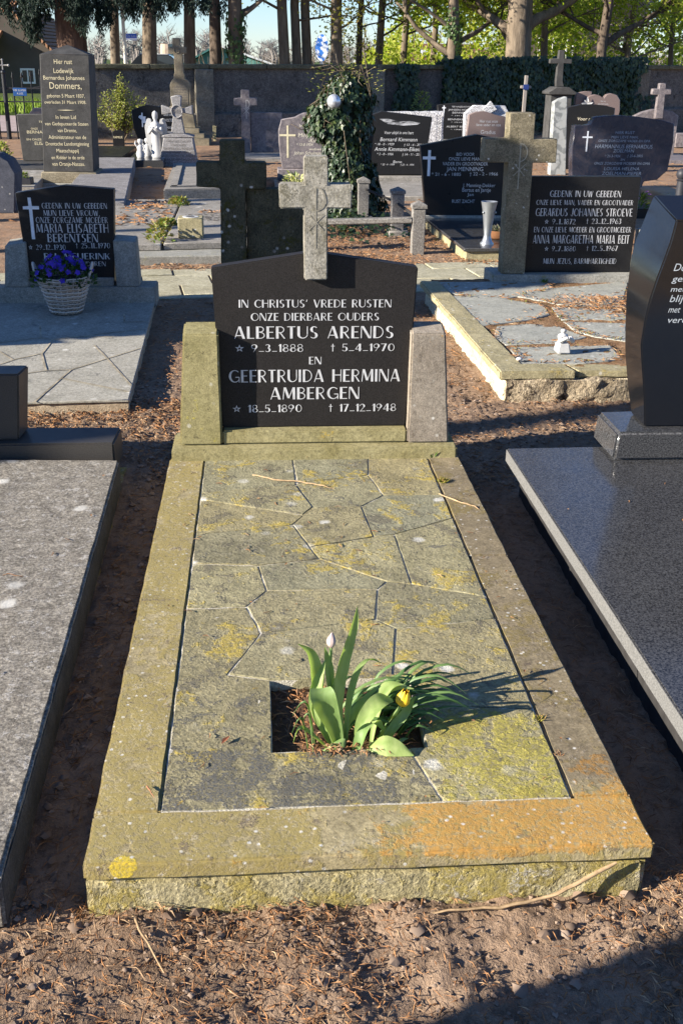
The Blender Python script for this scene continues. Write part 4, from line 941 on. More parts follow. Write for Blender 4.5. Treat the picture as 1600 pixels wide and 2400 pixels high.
# fence of granite posts and a rail
fe = thing("grave_fence", "low fence of speckled granite posts joined by a stone rail around the ivy", "fence", (.6, 7.2, 0))
def fpost(x, y, h, w, foot=False):
    mb = MB(); mb.box(x-w/2, x+w/2, y-w/2, y+w/2, -.05, h-.055); e = w*.58
    p = MB(); p.box(x-e, x+e, y-e, y+e, h-.055, h-.03); p.add([(x-e, y-e, h-.03), (x+e, y-e, h-.03), (x+e, y+e, h-.03), (x-e, y+e, h-.03), (x, y, h)], [(0, 1, 4), (1, 2, 4), (2, 3, 4), (3, 0, 4)])
    o = mb.build("post", M_speckpost, fe, bevel=.005); p.build("cap", M_speckpost, o)
    if foot: MB().box(x-w*.75, x+w*.9, y-w*.9, y+w*.8, -.05, .05).build("foot", M_speckpost, o, bevel=.01)
fpost(1.040, 6.95, .40, .098); fpost(.99, 7.87, .405, .105, True); fpost(.78, 8.75, .40, .10, True); fpost(.02, 7.05, .39, .098)
MB().hexa([(.06, 7.02, .195), (.99, 6.90, .235), (.99, 6.98, .235), (.06, 7.10, .195), (.06, 7.02, .235), (.99, 6.90, .278), (.99, 6.98, .278), (.06, 7.10, .235)]).build("rail", M_speckpost, fe, bevel=.008, rough=(.08, .003, 12))
MB().tube([(1.03, 6.99, .27), (.99, 7.83, .27)], .012, 6).build("rail", M_pit, fe); MB().tube([(.99, 7.9, .27), (.80, 8.72, .29)], .012, 6).build("rail", M_pit, fe)

# ivy grown over a stone cross, silver ball hung on it
M_ivy = leafmat("ivy leaf", [(.012, .024, .012), (.020, .042, .017), (.034, .062, .022), (.016, .033, .014), (.07, .095, .028)], .42, .4, .15)
M_stem = bark("woody stem", (.10, .075, .05), (.22, .18, .13), 30)
iv = thing("ivy_column", "tall dark ivy grown thick over a hidden cross, silver ball hanging on it", "ivy", (.65, 9.0, 0))
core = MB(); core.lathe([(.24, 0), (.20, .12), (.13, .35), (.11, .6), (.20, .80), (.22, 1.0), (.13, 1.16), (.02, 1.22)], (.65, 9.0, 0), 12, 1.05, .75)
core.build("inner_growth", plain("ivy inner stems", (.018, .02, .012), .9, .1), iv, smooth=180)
lv = MB()
def ivy_r(z):
    pts = [(0, .32), (.12, .33), (.35, .245), (.6, .19), (.72, .22), (.80, .31), (.95, .29), (1.08, .25), (1.2, .15), (1.29, .03)]
    for (a, ra), (b, rb) in zip(pts, pts[1:]):
        if a <= z <= b: return ra+(rb-ra)*(z-a)/(b-a)
    return .05
def ivy_cx(z): return .65+(.05 if z < .5 else 0)-(.08 if .7 < z < 1.0 else .02)
for k in range(5600):
    z = rng.uniform(0, 1.28); a = rng.uniform(0, 6.28); r = ivy_r(z)*rng.uniform(.72, 1.08)*(1+.12*noise.noise(Vector((math.cos(a)*2, math.sin(a)*2, z*5))))
    p = Vector((ivy_cx(z)+r*math.cos(a), 9+.75*r*math.sin(a), z)); out = Vector((math.cos(a), math.sin(a), .15))
    d = Vector((rng.uniform(-.6, .6), rng.uniform(-.5, .5), -1))+out*.4
    lv.ivyleaf(p, d, out+Vector((rng.uniform(-.5, .5), rng.uniform(-.5, .5), rng.uniform(-.3, .6))), rng.uniform(.024, .064))
for k in range(500):     # skirt on the ground
    x = rng.gauss(.62, .26); y = rng.gauss(8.3, .45)
    if y > 9 or y < 7.25: continue
    lv.ivyleaf((x, y, rng.uniform(.02, .10)), Vector((rng.uniform(-1, 1), rng.uniform(-1, 1), -.2)), Vector((rng.uniform(-.5, .5), -.4, 1)), rng.uniform(.03, .06))
lv.build("leaves", M_ivy, iv)
mb = MB()
for k in range(26):
    a = rng.uniform(0, 6.28); z = rng.uniform(.2, 1.15); r = ivy_r(z)*1.03; pts = []
    for q in range(6):
        zz = z+q*.07*rng.choice((1, 1, -.4)); rr = ivy_r(max(0, min(1.2, zz)))*1.04; pts.append((ivy_cx(zz)+rr*math.cos(a), 9+.75*rr*math.sin(a), zz)); a += rng.uniform(-.3, .3)
    mb.tube(pts, .004, 4)
for k in range(22):
    a = rng.uniform(0, 6.28); L = rng.uniform(.12, .34); p = Vector((.65+rng.uniform(-.1, .1), 9, rng.uniform(1.12, 1.25)))
    mb.tube([p, p+Vector((math.cos(a)*L*.6, math.sin(a)*L*.4, L*.35)), p+Vector((math.cos(a)*L*1.2, math.sin(a)*L*.6, L*.25))], [.004, .003, .001], 4)
mb.tube([(.33, 8.95, .80), (.22, 8.9, .79), (.12, 8.88, .84)], [.006, .004, .002], 5)
mb.build("stems", M_stem, iv, smooth=180)
lv = MB()
for k in range(260):
    a = rng.uniform(0, 6.28); L = rng.random()*.36; p = Vector((.62+math.cos(a)*L, 9+math.sin(a)*L*.5, 1.22+rng.uniform(-.08, .14)-L*.15))
    lv.leaf(p, Vector((math.cos(a), math.sin(a), rng.uniform(-.3, .6))), Vector((0, -.5, 1)), .035, .02)
lv.build("new_growth", leafmat("young ivy", [(.12, .15, .03), (.20, .22, .05), (.26, .20, .08)], .5, .3, .3), iv)
bl = thing("hanging_ball", "silver glitter ball hanging on the left side of the ivy column", "ball", (.50, 8.72, 1.04))
MB().ball((.50, 8.72, 1.04), .062, 24, 16).build("ball", M_silver, bl, smooth=180)
MB().tube([(.50, 8.72, 1.10), (.50, 8.74, 1.125), (.505, 8.80, 1.16)], .003, 5).build("string", M_stem, bl)

def stele(name, label, outline, y, t, mat, parts=(), group="headstones in the back rows", dx=0, bevel=.006, cat="headstone", rough=None):
    """a grave marker: (part name, builder function) children"""
    cx = sum(p[0] for p in outline)/len(outline)
    T = thing(name, label, cat, (cx, y+t/2, 0), group)
    H = MB().prism(outline, y, y+t, dx).build("stone", mat, T, bevel=bevel, rough=rough)
    return T, H
def small_cross(cx, z0, z1, y, w, m, parent, name="inlaid_cross"):
    a = (z1-z0)*.26; zc = z1-(z1-z0)*.30
    MB().prism([(cx-w/2, z0), (cx+w/2, z0), (cx+w/2, zc-w/2), (cx+a, zc-w/2), (cx+a, zc+w/2), (cx+w/2, zc+w/2), (cx+w/2, z1), (cx-w/2, z1), (cx-w/2, zc+w/2), (cx-a, zc+w/2), (cx-a, zc-w/2), (cx-w/2, zc-w/2)], y-.003, y-.0005).build(name, m, parent)

# black stone with slanted top, slab and vase (right of the ivy)
T, H = stele("grave_marker", "black headstone with slanting top and slim white cross, half hidden by the stone cross post", [(1.30, .10), (2.02, .11), (2.05, .74), (1.72, .80), (1.226, .705)], 8.28, .10, M_blackp)
MB().slab([(1.36, 6.62), (2.35, 6.64), (2.35, 8.6), (1.30, 8.5)], -.05, .070).build("kerb", M_yedge, T, bevel=.006, rough=(.1, .004, 8))
MB().slab([(1.345, 6.60), (2.36, 6.62), (2.36, 8.25), (1.29, 8.25)], .071, .097).build("slab", M_black, T, bevel=.004)
MB().box(1.27, 2.1, 8.25, 8.42, .06, .118).build("base", M_hard, T, bevel=.004)
small_cross(1.307, .452, .668, 8.28, .024, M_whitecr, H)
MEN = [('BID VOOR',1.545,1.703,0.6229,0.6496),('ONZE LIEVE MAN,',1.480,1.767,0.5843,0.6110),('VADER EN GROOTVADER',1.427,1.828,0.5426,0.5709),('JAN MENNING',1.465,1.788,0.4962,0.5306),('* 21 - 6 - 1885',1.333,1.593,0.4547,0.4817),('+ 22 - 2 - 1966',1.670,1.922,0.4596,0.4867),('J. Menning-Dekker',1.616,1.905,0.3612,0.3915),('Bertus en Jantje',1.613,1.868,0.3200,0.3535),('Jan',1.660,1.717,0.2847,0.3106),('RUST ZACHT',1.527,1.730,0.2248,0.2539)]
letters(MEN, 8.2785, "inscription", M_letterdim, H, 'font')
vs_ = thing("grave_vase", "tall empty zinc vase on the front edge of the black slab", "vase", (1.553, 6.80, .098))
MB().lathe([(.052, 0), (.052, .008), (.040, .02), (.030, .05), (.027, .07), (.036, .16), (.050, .26), (.061, .312), (.062, .316), (.057, .314), (.044, .24), (.02, .08)], (1.553, 6.80, .0975), 22).build("body", M_zinc, vs_, smooth=60)
for s in (-1, 1): MB().ball((1.553+s*.046, 6.775, .335), .009, 8, 6).build("knob", M_zinc, vs_, smooth=180)
bw = thing("plant_bowl", "terracotta coloured bowl with withered plants behind the zinc vase", "bowl", (1.70, 7.05, .098))
MB().lathe([(.06, 0), (.085, .02), (.105, .07), (.098, .07), (.08, .05)], (1.70, 7.05, .098), 18).build("bowl", plain("terracotta", (.22, .10, .045), .8), bw, smooth=60)
mb = MB()
for k in range(90):
    a = rng.uniform(0, 6.28); mb.leaf((1.70+.06*math.cos(a)*rng.random(), 7.05+.06*math.sin(a)*rng.random(), .155), Vector((math.cos(a), math.sin(a), rng.uniform(.1, 1))), Vector((0, -.4, 1)), .07, .018)
mb.build("plants", leafmat("withered", [(.12, .14, .07), (.22, .20, .15), (.16, .10, .06)], .7, .2), bw)

# obelisk
T = thing("grave_obelisk", "tall dark stone obelisk with gold lettering and pyramid top", "obelisk", (-2.32, 11.7, 0), "headstones in the back rows")
MB().box(-2.68, -1.96, 11.40, 12.05, -.05, .045).build("base", M_hard, T, bevel=.008)
MB().hexa([(-2.65, 11.44, .045), (-1.99, 11.44, .045), (-1.99, 12.0, .045), (-2.65, 12.0, .045), (-2.625, 11.45, .165), (-2.015, 11.45, .165), (-2.015, 11.98, .165), (-2.625, 11.98, .165)]).build("plinth", M_tan, T, bevel=.006)
o = MB().hexa([(-2.605, 11.47, .1655), (-2.045, 11.47, .1655), (-2.045, 11.96, .1655), (-2.605, 11.96, .1655), (-2.535, 11.47, 1.395), (-2.005, 11.47, 1.395), (-2.005, 11.93, 1.395), (-2.535, 11.93, 1.395)])
SH = o.build("shaft", M_dark, T, bevel=.006)
MB().add([(-2.535, 11.47, 1.396), (-2.005, 11.47, 1.396), (-2.005, 11.93, 1.396), (-2.535, 11.93, 1.396), (-2.265, 11.70, 1.495)], [(3, 2, 1, 0), (0, 1, 4), (1, 2, 4), (2, 3, 4), (3, 0, 4)]).build("top", M_dark, T)
DOM = [('Hier rust',-2.388,-2.192,1.2990,1.3485),('Lodewijk',-2.400,-2.183,1.2063,1.2561),('Bernardus Johannes',-2.517,-2.071,1.1383,1.1797),('Dommers,',-2.457,-2.110,1.0447,1.1131),('geboren 5 Maart 1837,',-2.498,-2.084,0.9551,0.9922),('overleden 31 Maart 1908.',-2.528,-2.073,0.8907,0.9246),('In leven Lid',-2.418,-2.197,0.7325,0.7716),('van Gedeputeerde Staten',-2.543,-2.067,0.6639,0.6997),('van Drente,',-2.411,-2.199,0.5929,0.6309),('Administrateur van de',-2.516,-2.101,0.5201,0.5603),('Drentsche Landontginning',-2.553,-2.075,0.4504,0.4888),('Maatschappij',-2.441,-2.195,0.3770,0.4155),('en Ridder in de orde',-2.502,-2.137,0.3032,0.3419),('van Oranje-Nassau.',-2.501,-2.138,0.2326,0.2736)]
letters(DOM, 11.4675, "inscription", M_gold, SH, 'font')
MB().prism([(-2.40, .824), (-2.30, .819), (-2.20, .824), (-2.30, .829)], 11.464, 11.468).build("rule_line", M_gold, SH)

# slabs around it
T = thing("grave_slab", "long grey slab flecked with white lichen, right of the obelisk", "grave", (-1.7, 11, 0), "family graves")
MB().slab([(-2.05, 8.9), (-1.41, 8.88), (-1.81, 13.7), (-2.35, 13.7)], -.05, .145).build("slab", stone("white flecked slab", (.17, .16, .155), (.24, .23, .225), 6, .4, [((.50, .49, .47), 13, .60), ((.11, .11, .10), 7, .6)], 0, .9, .15, .6, .002, 150), T, bevel=.01, rough=(.15, .003, 8))
T = thing("grave_slab", "raised grey slab with a carved rim, in front of the grey relief cross", "grave", (-.7, 10.8, 0), "family graves")
MB().slab([(-1.10, 9.42), (-.12, 9.70), (-.12, 12.6), (-1.20, 12.3)], -.05, .20).build("slab", M_greyslab, T, bevel=.012, seg=2, rough=(.15, .003, 8))
mb = MB(); mb.slab([(-1.04, 9.62), (-.2, 9.85), (-.2, 9.92), (-1.04, 9.69)], .199, .215); mb.slab([(-1.05, 9.62), (-.98, 9.64), (-1.08, 12.2), (-1.15, 12.2)], .199, .215)
mb.build("rim", M_greyslab, T)
mb = MB(); small = [(rng.uniform(-1.15, -.6), rng.uniform(12.9, 14)) for _ in range(9)]

# grey relief cross on an inscribed block
T = thing("grave_cross", "grey granite cross with flared arms on a sloping block covered with lettering", "cross", (-1.26, 14.2, 0), "headstones in the back rows")
MB().hexa([(-1.54, 14.10, -.05), (-1.01, 14.10, -.05), (-1.01, 14.55, -.05), (-1.54, 14.55, -.05), (-1.46, 14.15, .372), (-1.065, 14.15, .372), (-1.065, 14.45, .372), (-1.46, 14.45, .372)]).build("block", M_granu, T, bevel=.008)
MB().prism([(-1.48, .373), (-1.05, .373), (-1.05, .392), (-1.185, .418), (-1.36, .418), (-1.48, .392)], 14.14, 14.46).build("cap", M_granu, T, bevel=.004)
mb = MB(); mb.prism([(-1.36, .418), (-1.175, .418), (-1.215, .66), (-1.19, .685), (-1.06, .66), (-1.058, .785), (-1.19, .735), (-1.218, .745), (-1.20, .90), (-1.27, .908), (-1.345, .89), (-1.318, .745), (-1.34, .735), (-1.476, .785), (-1.474, .66), (-1.345, .685), (-1.32, .66)], 14.22, 14.38)
X = mb.build("cross", M_granu, T, bevel=.008)
mb = MB(); ring = [(-1.267+.075*math.cos(a*.2618), 14.215, .703+.082*math.sin(a*.2618)) for a in range(25)]; mb.tube(ring, .010, 5, False); mb.build("ring", M_granu, X)
mb = MB(); letter(mb, "PAX", -1.315, -1.218, .675, .735, 14.214, 'font'); mb.build("monogram", M_relief, X)
mb = MB()
for k in range(7):
    z = .325-.047*k; hw = .165+.024*k; yy = 14.1245+.0; t = (z+.05)/.422; yf = 14.10+.05*t-.0035
    letter(mb, ("HIER RUST ZACHT", "ONZE LIEVE", "ZUSTER EN MOEDER", "HENDRIKA WILKE", "GEBOREN TE ASSEN", "OVERLEDEN ALDAAR", "IN DEN OUDERDOM")[k], -1.262-hw*(.95 if k != 1 else .5), -1.262+hw*(.95 if k != 1 else .5), z-.014, z+.014, yf-.004, 'font')
mb.build("inscription", M_relief, T)

# angel statue, cherubs and black stone
T, H = stele("grave_marker", "black headstone with a pale cross and flowers, behind the white angel", [(-1.90, .10), (-1.36, .10), (-1.42, .66), (-1.60, .705), (-1.82, .728), (-2.03, .657), (-2.01, .40)], 15.6, .12, M_blackp)
MB().slab([(-1.93, 13.85), (-1.45, 13.85), (-1.40, 15.8), (-1.98, 15.8)], -.05, .098).build("slab", M_black, T, bevel=.006)
small_cross(-1.875, .42, .62, 15.6, .018, M_whitecr, H)
letters([("HIER", -1.83, -1.74, .44, .47), ("WOLTERS", -1.56, -1.40, .50, .54), ("ONZE OMA", -1.56, -1.42, .58, .61), ("1933", -1.55, -1.45, .40, .43), ("2008", -1.55, -1.45, .34, .37)], 15.598, "inscription", M_letter, H, 'font')
mb = MB()
for (x, z) in ((-1.90, .56), (-1.85, .53), (-1.845, .50), (-1.885, .55)): mb.lathe([(.026, 0), (.024, .004), (.004, .005)], (0, 0, 0), 8); n_ = 24; mb.v[-n_:] = [(x+a, 15.597-c*.3, z+b) for a, b, c in mb.v[-n_:]]
mb.build("carved_roses", M_whitecr, H)
st = thing("angel_statue", "white mourning angel statue with bowed head and folded wings", "statue", (-1.57, 14.3, .098))
mb = figure(MB(), (-1.57, 14.3, .10), .62, .17, .10, 18)
mb.tube([(-1.635, 14.28, .49), (-1.65, 14.20, .43), (-1.59, 14.15, .50)], [.030, .026, .016], 8); mb.tube([(-1.505, 14.28, .49), (-1.49, 14.20, .43), (-1.55, 14.15, .50)], [.030, .026, .016], 8)
mb.build("body", M_white, st, smooth=70)
for s in (-1, 1):
    o = [(-1.57+s*.03, .46), (-1.57+s*.06, .60), (-1.57+s*.115, .61), (-1.57+s*.155, .50), (-1.57+s*.14, .34), (-1.57+s*.10, .20), (-1.57+s*.06, .11), (-1.57+s*.045, .30)]
    if s > 0: o = o[::-1]
    MB().prism(o, 14.33, 14.37).build("wing", M_white, st, bevel=.01, seg=2, smooth=60)
for (x, y, lb) in ((-1.79, 14.25, "small white cherub with raised arms, left of the angel statue"), (-1.71, 14.42, "small white cherub leaning on the angel statue's wing")):
    cb = thing("cherub_statue", lb, "statue", (x, y, .098), "white cherubs")
    mb = MB(); mb.lathe([(.05, 0), (.062, .05), (.042, .10), (.050, .14), (.030, .165), (.022, .17), (.036, .19), (.040, .21), (.028, .238), (.004, .245)], (x, y, .10), 14, 1, .8)
    mb.tube([(x-.04, y-.01, .245), (x-.065, y-.02, .28), (x-.055, y-.02, .32)], [.014, .012, .010], 6); mb.tube([(x+.04, y-.01, .245), (x+.06, y-.03, .22), (x+.045, y-.04, .19)], [.014, .012, .010], 6)
    mb.build("body", M_white, cb, smooth=70)

# tall cross on steps
T = thing("grave_cross", "tall tan stone cross with arched text panel, standing on steps by the wall", "cross", (-1.48, 18.6, 0), "headstones in the back rows")
for k, (w, z0, z1) in enumerate(((.86, -.05, .10), (.70, .10, .17), (.54, .17, .25))): MB().box(-1.48-w*.5, -1.48+w*.55, 18.43-.12+k*.1-.2, 19.1-k*.05, z0, z1).build("step", M_tan, T, bevel=.006)
MB().hexa([(-1.70, 18.45, .25), (-1.25, 18.45, .25), (-1.25, 18.8, .25), (-1.70, 18.8, .25), (-1.68, 18.45, .60), (-1.30, 18.45, .60), (-1.30, 18.75, .60), (-1.68, 18.75, .60)]).build("plinth", M_tan, T, bevel=.008)
X = MB().prism([(-1.66, .601), (-1.315, .601), (-1.31, .95), (-1.34, 1.01), (-1.405, 1.05), (-1.40, 1.107), (-1.42, 1.13), (-1.43, 1.435), (-1.365, 1.435), (-1.363, 1.54), (-1.43, 1.54), (-1.458, 1.575), (-1.458, 1.68), (-1.586, 1.68), (-1.586, 1.575), (-1.60, 1.54), (-1.669, 1.54), (-1.669, 1.435), (-1.575, 1.435), (-1.572, 1.13), (-1.587, 1.107), (-1.59, 1.05), (-1.63, 1.01), (-1.66, .95)], 18.5, 18.66).build("cross", M_tan, T, bevel=.008)
mb = MB(); mb.tube([(-1.518+.05*math.cos(a*.2618), 18.497, 1.488+.05*math.sin(a*.2618)) for a in range(25)], .008, 5, False); mb.build("ring", M_tan, X)
mb = MB(); mb.prism([(-1.61, .63), (-1.36, .63), (-1.36, .88), (-1.40, .94), (-1.485, .965), (-1.57, .94), (-1.61, .88)], 18.494, 18.499); mb.build("text_panel", stone("dark tan panel", (.17, .15, .11), (.22, .19, .14)), X)
mb = MB()
for k, s in enumerate(("HIER RUST", "ONZE DIERBARE", "MATTHIAS VOS", "GEB TE ASSEN", "OVERL ALDAAR", "EN ZIJN VROUW", "MARIA VOS")): letter(mb, s, -1.59, -1.38, .90-.042*k, .918-.042*k, 18.492, 'font')
mb.build("inscription", M_relief, X)
# stake
T = tag(MB().hexa([(-.985, 19.24, -.05), (-.935, 19.24, -.05), (-.935, 19.29, -.05), (-.985, 19.29, -.05), (-.985, 19.24, .22), (-.92, 19.24, .22), (-.92, 19.29, .22), (-.985, 19.29, .22)]).box(-.99, -.915, 19.235, 19.295, .221, .245).build("stake", M_yedge, bevel=.004, loc=(-.95, 19.26, 0)), "short stone stake with whitish top on the far gravel", "stake")

# cross with plaque
T = thing("grave_cross", "pinkish-grey stone cross with an attached lettered plaque on its right", "cross", (-.15, 16.1, 0), "headstones in the back rows")
X = MB().prism([(-.428, -.05), (-.288, -.05), (-.291, .72), (-.178, .72), (-.180, .83), (-.293, .83), (-.294, .941), (-.420, .941), (-.420, .83), (-.530, .82), (-.528, .72), (-.422, .72)], 16.0, 16.14).build("cross", M_pink, T, bevel=.006)
chi_rho(-.345, .53, .80, 15.9995, .012, .05, M_reliefpale, X)
H = MB().box(-.285, .196, 16.08, 16.16, .04, .62).build("plaque", M_pink, T, bevel=.005)
letters([("HIER RUST", -.16, .15, .50, .535), ("ONZE LIEVE", -.17, .17, .45, .485), ("JOHANNES VOS", -.17, .17, .40, .435), ("GEBOREN 1871", -.15, .16, .35, .385), ("R.I.P.", -.05, .10, .08, .12)], 16.078, "inscription", M_relief, H, 'font')
MB().box(-.6, .3, 15.0, 16.3, -.05, .04).build("slab", M_greyslab, T, bevel=.01)

# pinkish stone with rose and cross
T, H = stele("grave_marker", "pinkish granite headstone with a curved shoulder and a carved cross, half hidden by the ivy", [(.104, .18), (.95, .18), (.99, .70), (.56, .775), (.44, .80), (.37, .803), (.30, .775), (.26, .752), (.10, .725), (.065, .60), (.070, .45), (.085, .30)], 11.93, .14, M_pink)
MB().box(.05, 1.0, 11.85, 12.15, -.02, .178).build("base", M_pink, T, bevel=.006)
small_cross(.172, .30, .66, 11.93, .022, M_gold, H)
letters([('In liefdevolle',0.310,0.619,0.6438,0.6776),('herinnering',0.436,0.691,0.5938,0.6227),('Miny Schulman',0.296,0.692,0.5337,0.5779),('-Kimmann',0.413,0.674,0.4743,0.5205),('* 13-8-1924',0.274,0.467,0.4353,0.4644),('weduwe van',0.422,0.639,0.3868,0.4143),('Johan Schulman',0.244,0.567,0.3377,0.3738)], 11.928, "inscription", plain("cream letters", (.70, .64, .50), .6), H, 'font', .2)
MB().slab([(0, 10.9), (.3, 10.9), (1.0, 10.9), (1.0, 11.84), (0, 11.84)], -.05, .06).build("slab", M_blackp, T, bevel=.004)
bushlet((.22, 10.75, .02), 160, .16, .20, .06, .03, leafmat("variegated", [(.32, .33, .12), (.50, .48, .22), (.14, .20, .06)], .5, .3), "leafy_plant", "cream and green leafy plant in front of the pinkish headstone", "plant")

# black stone with etched landscape, rough white stone behind it
T, H = stele("grave_marker", "black gabled headstone with an etched cloud band and white italic lettering", [(1.12, .10), (1.81, .11), (1.892, .764), (1.289, .826), (1.06, .745)], 12.0, .13, M_blackp)
MB().box(1.02, 1.95, 11.85, 12.25, -.02, .098).build("base", M_greyslab, T, bevel=.006)
MB().slab([(1.05, 10.3), (2.0, 10.3), (1.95, 11.8), (1.0, 11.8)], -.05, .05).build("slab", M_greyslab, T, bevel=.008)
letters([('Voor altijd in ons hart',1.319,1.670,0.5720,0.6063),('Bernard Kimmann',1.275,1.719,0.4910,0.5341),('* 18 - 8 - 1929',1.209,1.441,0.4447,0.4706),('+ 13 - 6 - 2011',1.561,1.786,0.4405,0.4665),('Annie Kimmann-Eikens',1.210,1.775,0.3801,0.4252),('* 2 - 8 - 1936',1.239,1.435,0.3320,0.3581),('+ 14 - 11 - 2016',1.543,1.782,0.3291,0.3570),('Berno',1.439,1.541,0.2422,0.2737),('* 20 - 4 - 1959',1.288,1.454,0.2151,0.2361),('+ 23 - 4 - 1974',1.525,1.689,0.2131,0.2342)], 11.998, "inscription", M_letter, H, 'font', .18)
g = NG("etched cloud"); g.col(g.mix(g.ramp(g.noise(9, 5, .7, g.scaled((1, 1, 3))), [(.42, 0.0), (.62, 1.0)]), (.02, .02, .021), (.45, .45, .46)))
MB().prism([(1.26, .74), (1.36, .685), (1.55, .668), (1.72, .68), (1.75, .70), (1.62, .72), (1.5, .715), (1.36, .745)], 11.9965, 11.9985).build("etched_sky", g.pr(.5, .3), H)
T, H = stele("grave_marker", "rough-hewn white granite headstone with a carved leaf border, behind the black gabled one", [(1.62, .0), (2.52, .0), (2.52, .705), (1.60, .69)], 15.0, .16, M_whitegr, rough=(.05, .008, 20))
mb = MB()
for k in range(16):
    z = .08+k*.036; mb.leaf((2.45, 14.985, z), Vector((.6, -.1, .8)), Vector((0, -1, 0)), .07, .03); mb.leaf((2.45, 14.985, z), Vector((-.6, -.1, .8)), Vector((0, -1, 0)), .07, .03)
mb.build("leaf_relief", M_whitegr, H)
T, H = stele("grave_marker", "dark headstone with several white names, in the shade before the ivy-clad wall", [(3.15, .02), (3.93, .02), (3.92, .664), (3.551, .689), (3.10, .64)], 19.3, .14, M_blackp)
letters([("TER NAGEDACHTENIS", 3.36, 3.76, .60, .625), ("JANSEN HOLTKAMP", 3.30, 3.88, .545, .575), ("BENNEKER", 3.38, 3.72, .495, .525), ("* 1911 + 1987", 3.36, 3.80, .45, .468), ("BENNEKER JANSEN", 3.30, 3.88, .38, .41), ("* 1914 + 1999", 3.36, 3.80, .335, .353), ("ALBERT BENNEKER", 3.28, 3.84, .255, .285), ("* 1940 + 1961", 3.36, 3.80, .21, .228)], 19.298, "inscription", M_letter, H, 'font')
small_cross(3.22, .50, .63, 19.3, .02, M_whitecr, H)
MB().slab([(3.1, 17.5), (4.1, 17.5), (4.1, 19.5), (3.05, 19.5)], -.05, .05).build("slab", M_greyslab, T, bevel=.01)
T, H = stele("grave_marker", "brown-red headstone with white lettering set before a pale rough stone with a diamond top", [(3.42, .0), (4.12, .0), (4.085, .507), (3.90, .54), (3.76, .585), (3.69, .592), (3.56, .575), (3.452, .531)], 18.02, .12, M_rose)
letters([('Hier rust onze',3.642,3.958,0.4082,0.4563),('lieve vader en opa',3.588,4.014,0.3509,0.3961),('Gradus',3.669,3.929,0.2223,0.2874),('Kimmann',3.619,3.968,0.1355,0.1964)], 18.018, "inscription", M_letter, H, 'font')
MB().prism([(3.41, .0), (4.18, .0), (4.18, .55), (4.10, .68), (3.556, .68), (3.40, .545)], 18.145, 18.30).build("backing_stone", M_whitegr, T, bevel=.006)
MB().prism([(3.70, .62), (3.80, .54), (3.95, .62), (3.828, .755)], 18.09, 18.144).build("diamond", M_whitegr, T, bevel=.004)

# thin wooden cross and tall dark cross before the ivy
T = thing("grave_cross", "thin wooden cross with a small blue plate, before the ivy wall", "cross", (4.63, 19.0, 0), "headstones in the back rows")
MB().prism([(4.60, -.05), (4.66, -.05), (4.665, .945), (4.735, .945), (4.735, .99), (4.665, .99), (4.67, 1.16), (4.61, 1.16), (4.61, .99), (4.545, .99), (4.545, .945), (4.606, .945)], 19.0, 19.05).build("cross", plain("grey wood", (.26, .23, .20), .85), T, bevel=.004)
MB().box(4.59, 4.685, 18.985, 18.999, .925, 1.01).build("plate", plain("blue plate", (.02, .04, .16), .5), T)
T = thing("grave_cross", "tallest dark stone cross on a capped square pedestal, before the ivy wall", "cross", (4.5, 16.1, 0), "headstones in the back rows")
MB().box(4.33, 4.665, 16.0, 16.33, -.05, .925).build("pedestal", M_dark, T, bevel=.008)
MB().prism([(4.29, .926), (4.708, .926), (4.72, .962), (4.645, 1.005), (4.60, 1.035), (4.40, 1.035), (4.355, 1.005), (4.28, .962)], 15.95, 16.38).build("cap", M_dark, T, bevel=.006)
MB().prism([(4.435, 1.036), (4.56, 1.036), (4.53, 1.12), (4.524, 1.37), (4.645, 1.365), (4.645, 1.435), (4.523, 1.44), (4.521, 1.556), (4.438, 1.556), (4.436, 1.44), (4.309, 1.432), (4.309, 1.368), (4.434, 1.37), (4.425, 1.12)], 16.12, 16.22).build("cross", M_dark, T, bevel=.006)
# marble pillar, black stones, heart stone, swirled stone
T, H = stele("grave_marker", "narrow upright slab of streaked pale grey marble with a slanted top", [(3.68, .0), (3.895, .0), (3.822, .976), (3.75, .955), (3.66, .909)], 13.19, .15, M_marble, rough=(.08, .004, 9))
T, H = stele("grave_marker", "black headstone with an arched top and cream lettering, behind the swirled blue stone", [(4.03, .0), (4.72, .0), (4.729, .813), (4.60, .845), (4.431, .858), (4.25, .855), (4.059, .817)], 14.0, .13, M_blackp)
letters([('Voor altijd',4.207,4.492,0.6517,0.6939)], 13.998, "inscription", plain("cream lettering", (.75, .68, .5), .6), H, 'font', .15)
hp = [(4.98, .30)]+[(5.16+.0, .16)]+[(5.40, .45), (5.44, .70), (5.425, .86), (5.37, .93), (5.28, .953), (5.21, .935), (5.165, .875), (5.11, .915), (5.03, .935), (4.93, .905), (4.88, .84), (4.87, .70), (4.90, .5)]
T, H = stele("grave_marker", "pink heart-shaped headstone with a carved white flower on its left half", hp, 16.0, .12, M_rose)
MB().prism([(4.74, .0), (5.0, .0), (5.0, .90), (5.01, .977), (4.90, .975), (4.76, .945)], 16.125, 16.22).build("backing_stone", M_rose, T, bevel=.006)
mb = MB()
for k in range(14):
    a = rng.uniform(0, 6.28); mb.leaf((4.90, 15.985, .80), Vector((math.cos(a), -.15, math.sin(a))), Vector((0, -1, 0)), rng.uniform(.07, .13), .05)
mb.build("carved_flower", M_white, H)
letters([("Hier rust", 5.12, 5.20, .83, .85), ("mijn lieve man,", 5.08, 5.25, .79, .81), ("onze zorgzame vader", 5.05, 5.28, .75, .77)], 15.998, "inscription", M_letter, H, 'font')
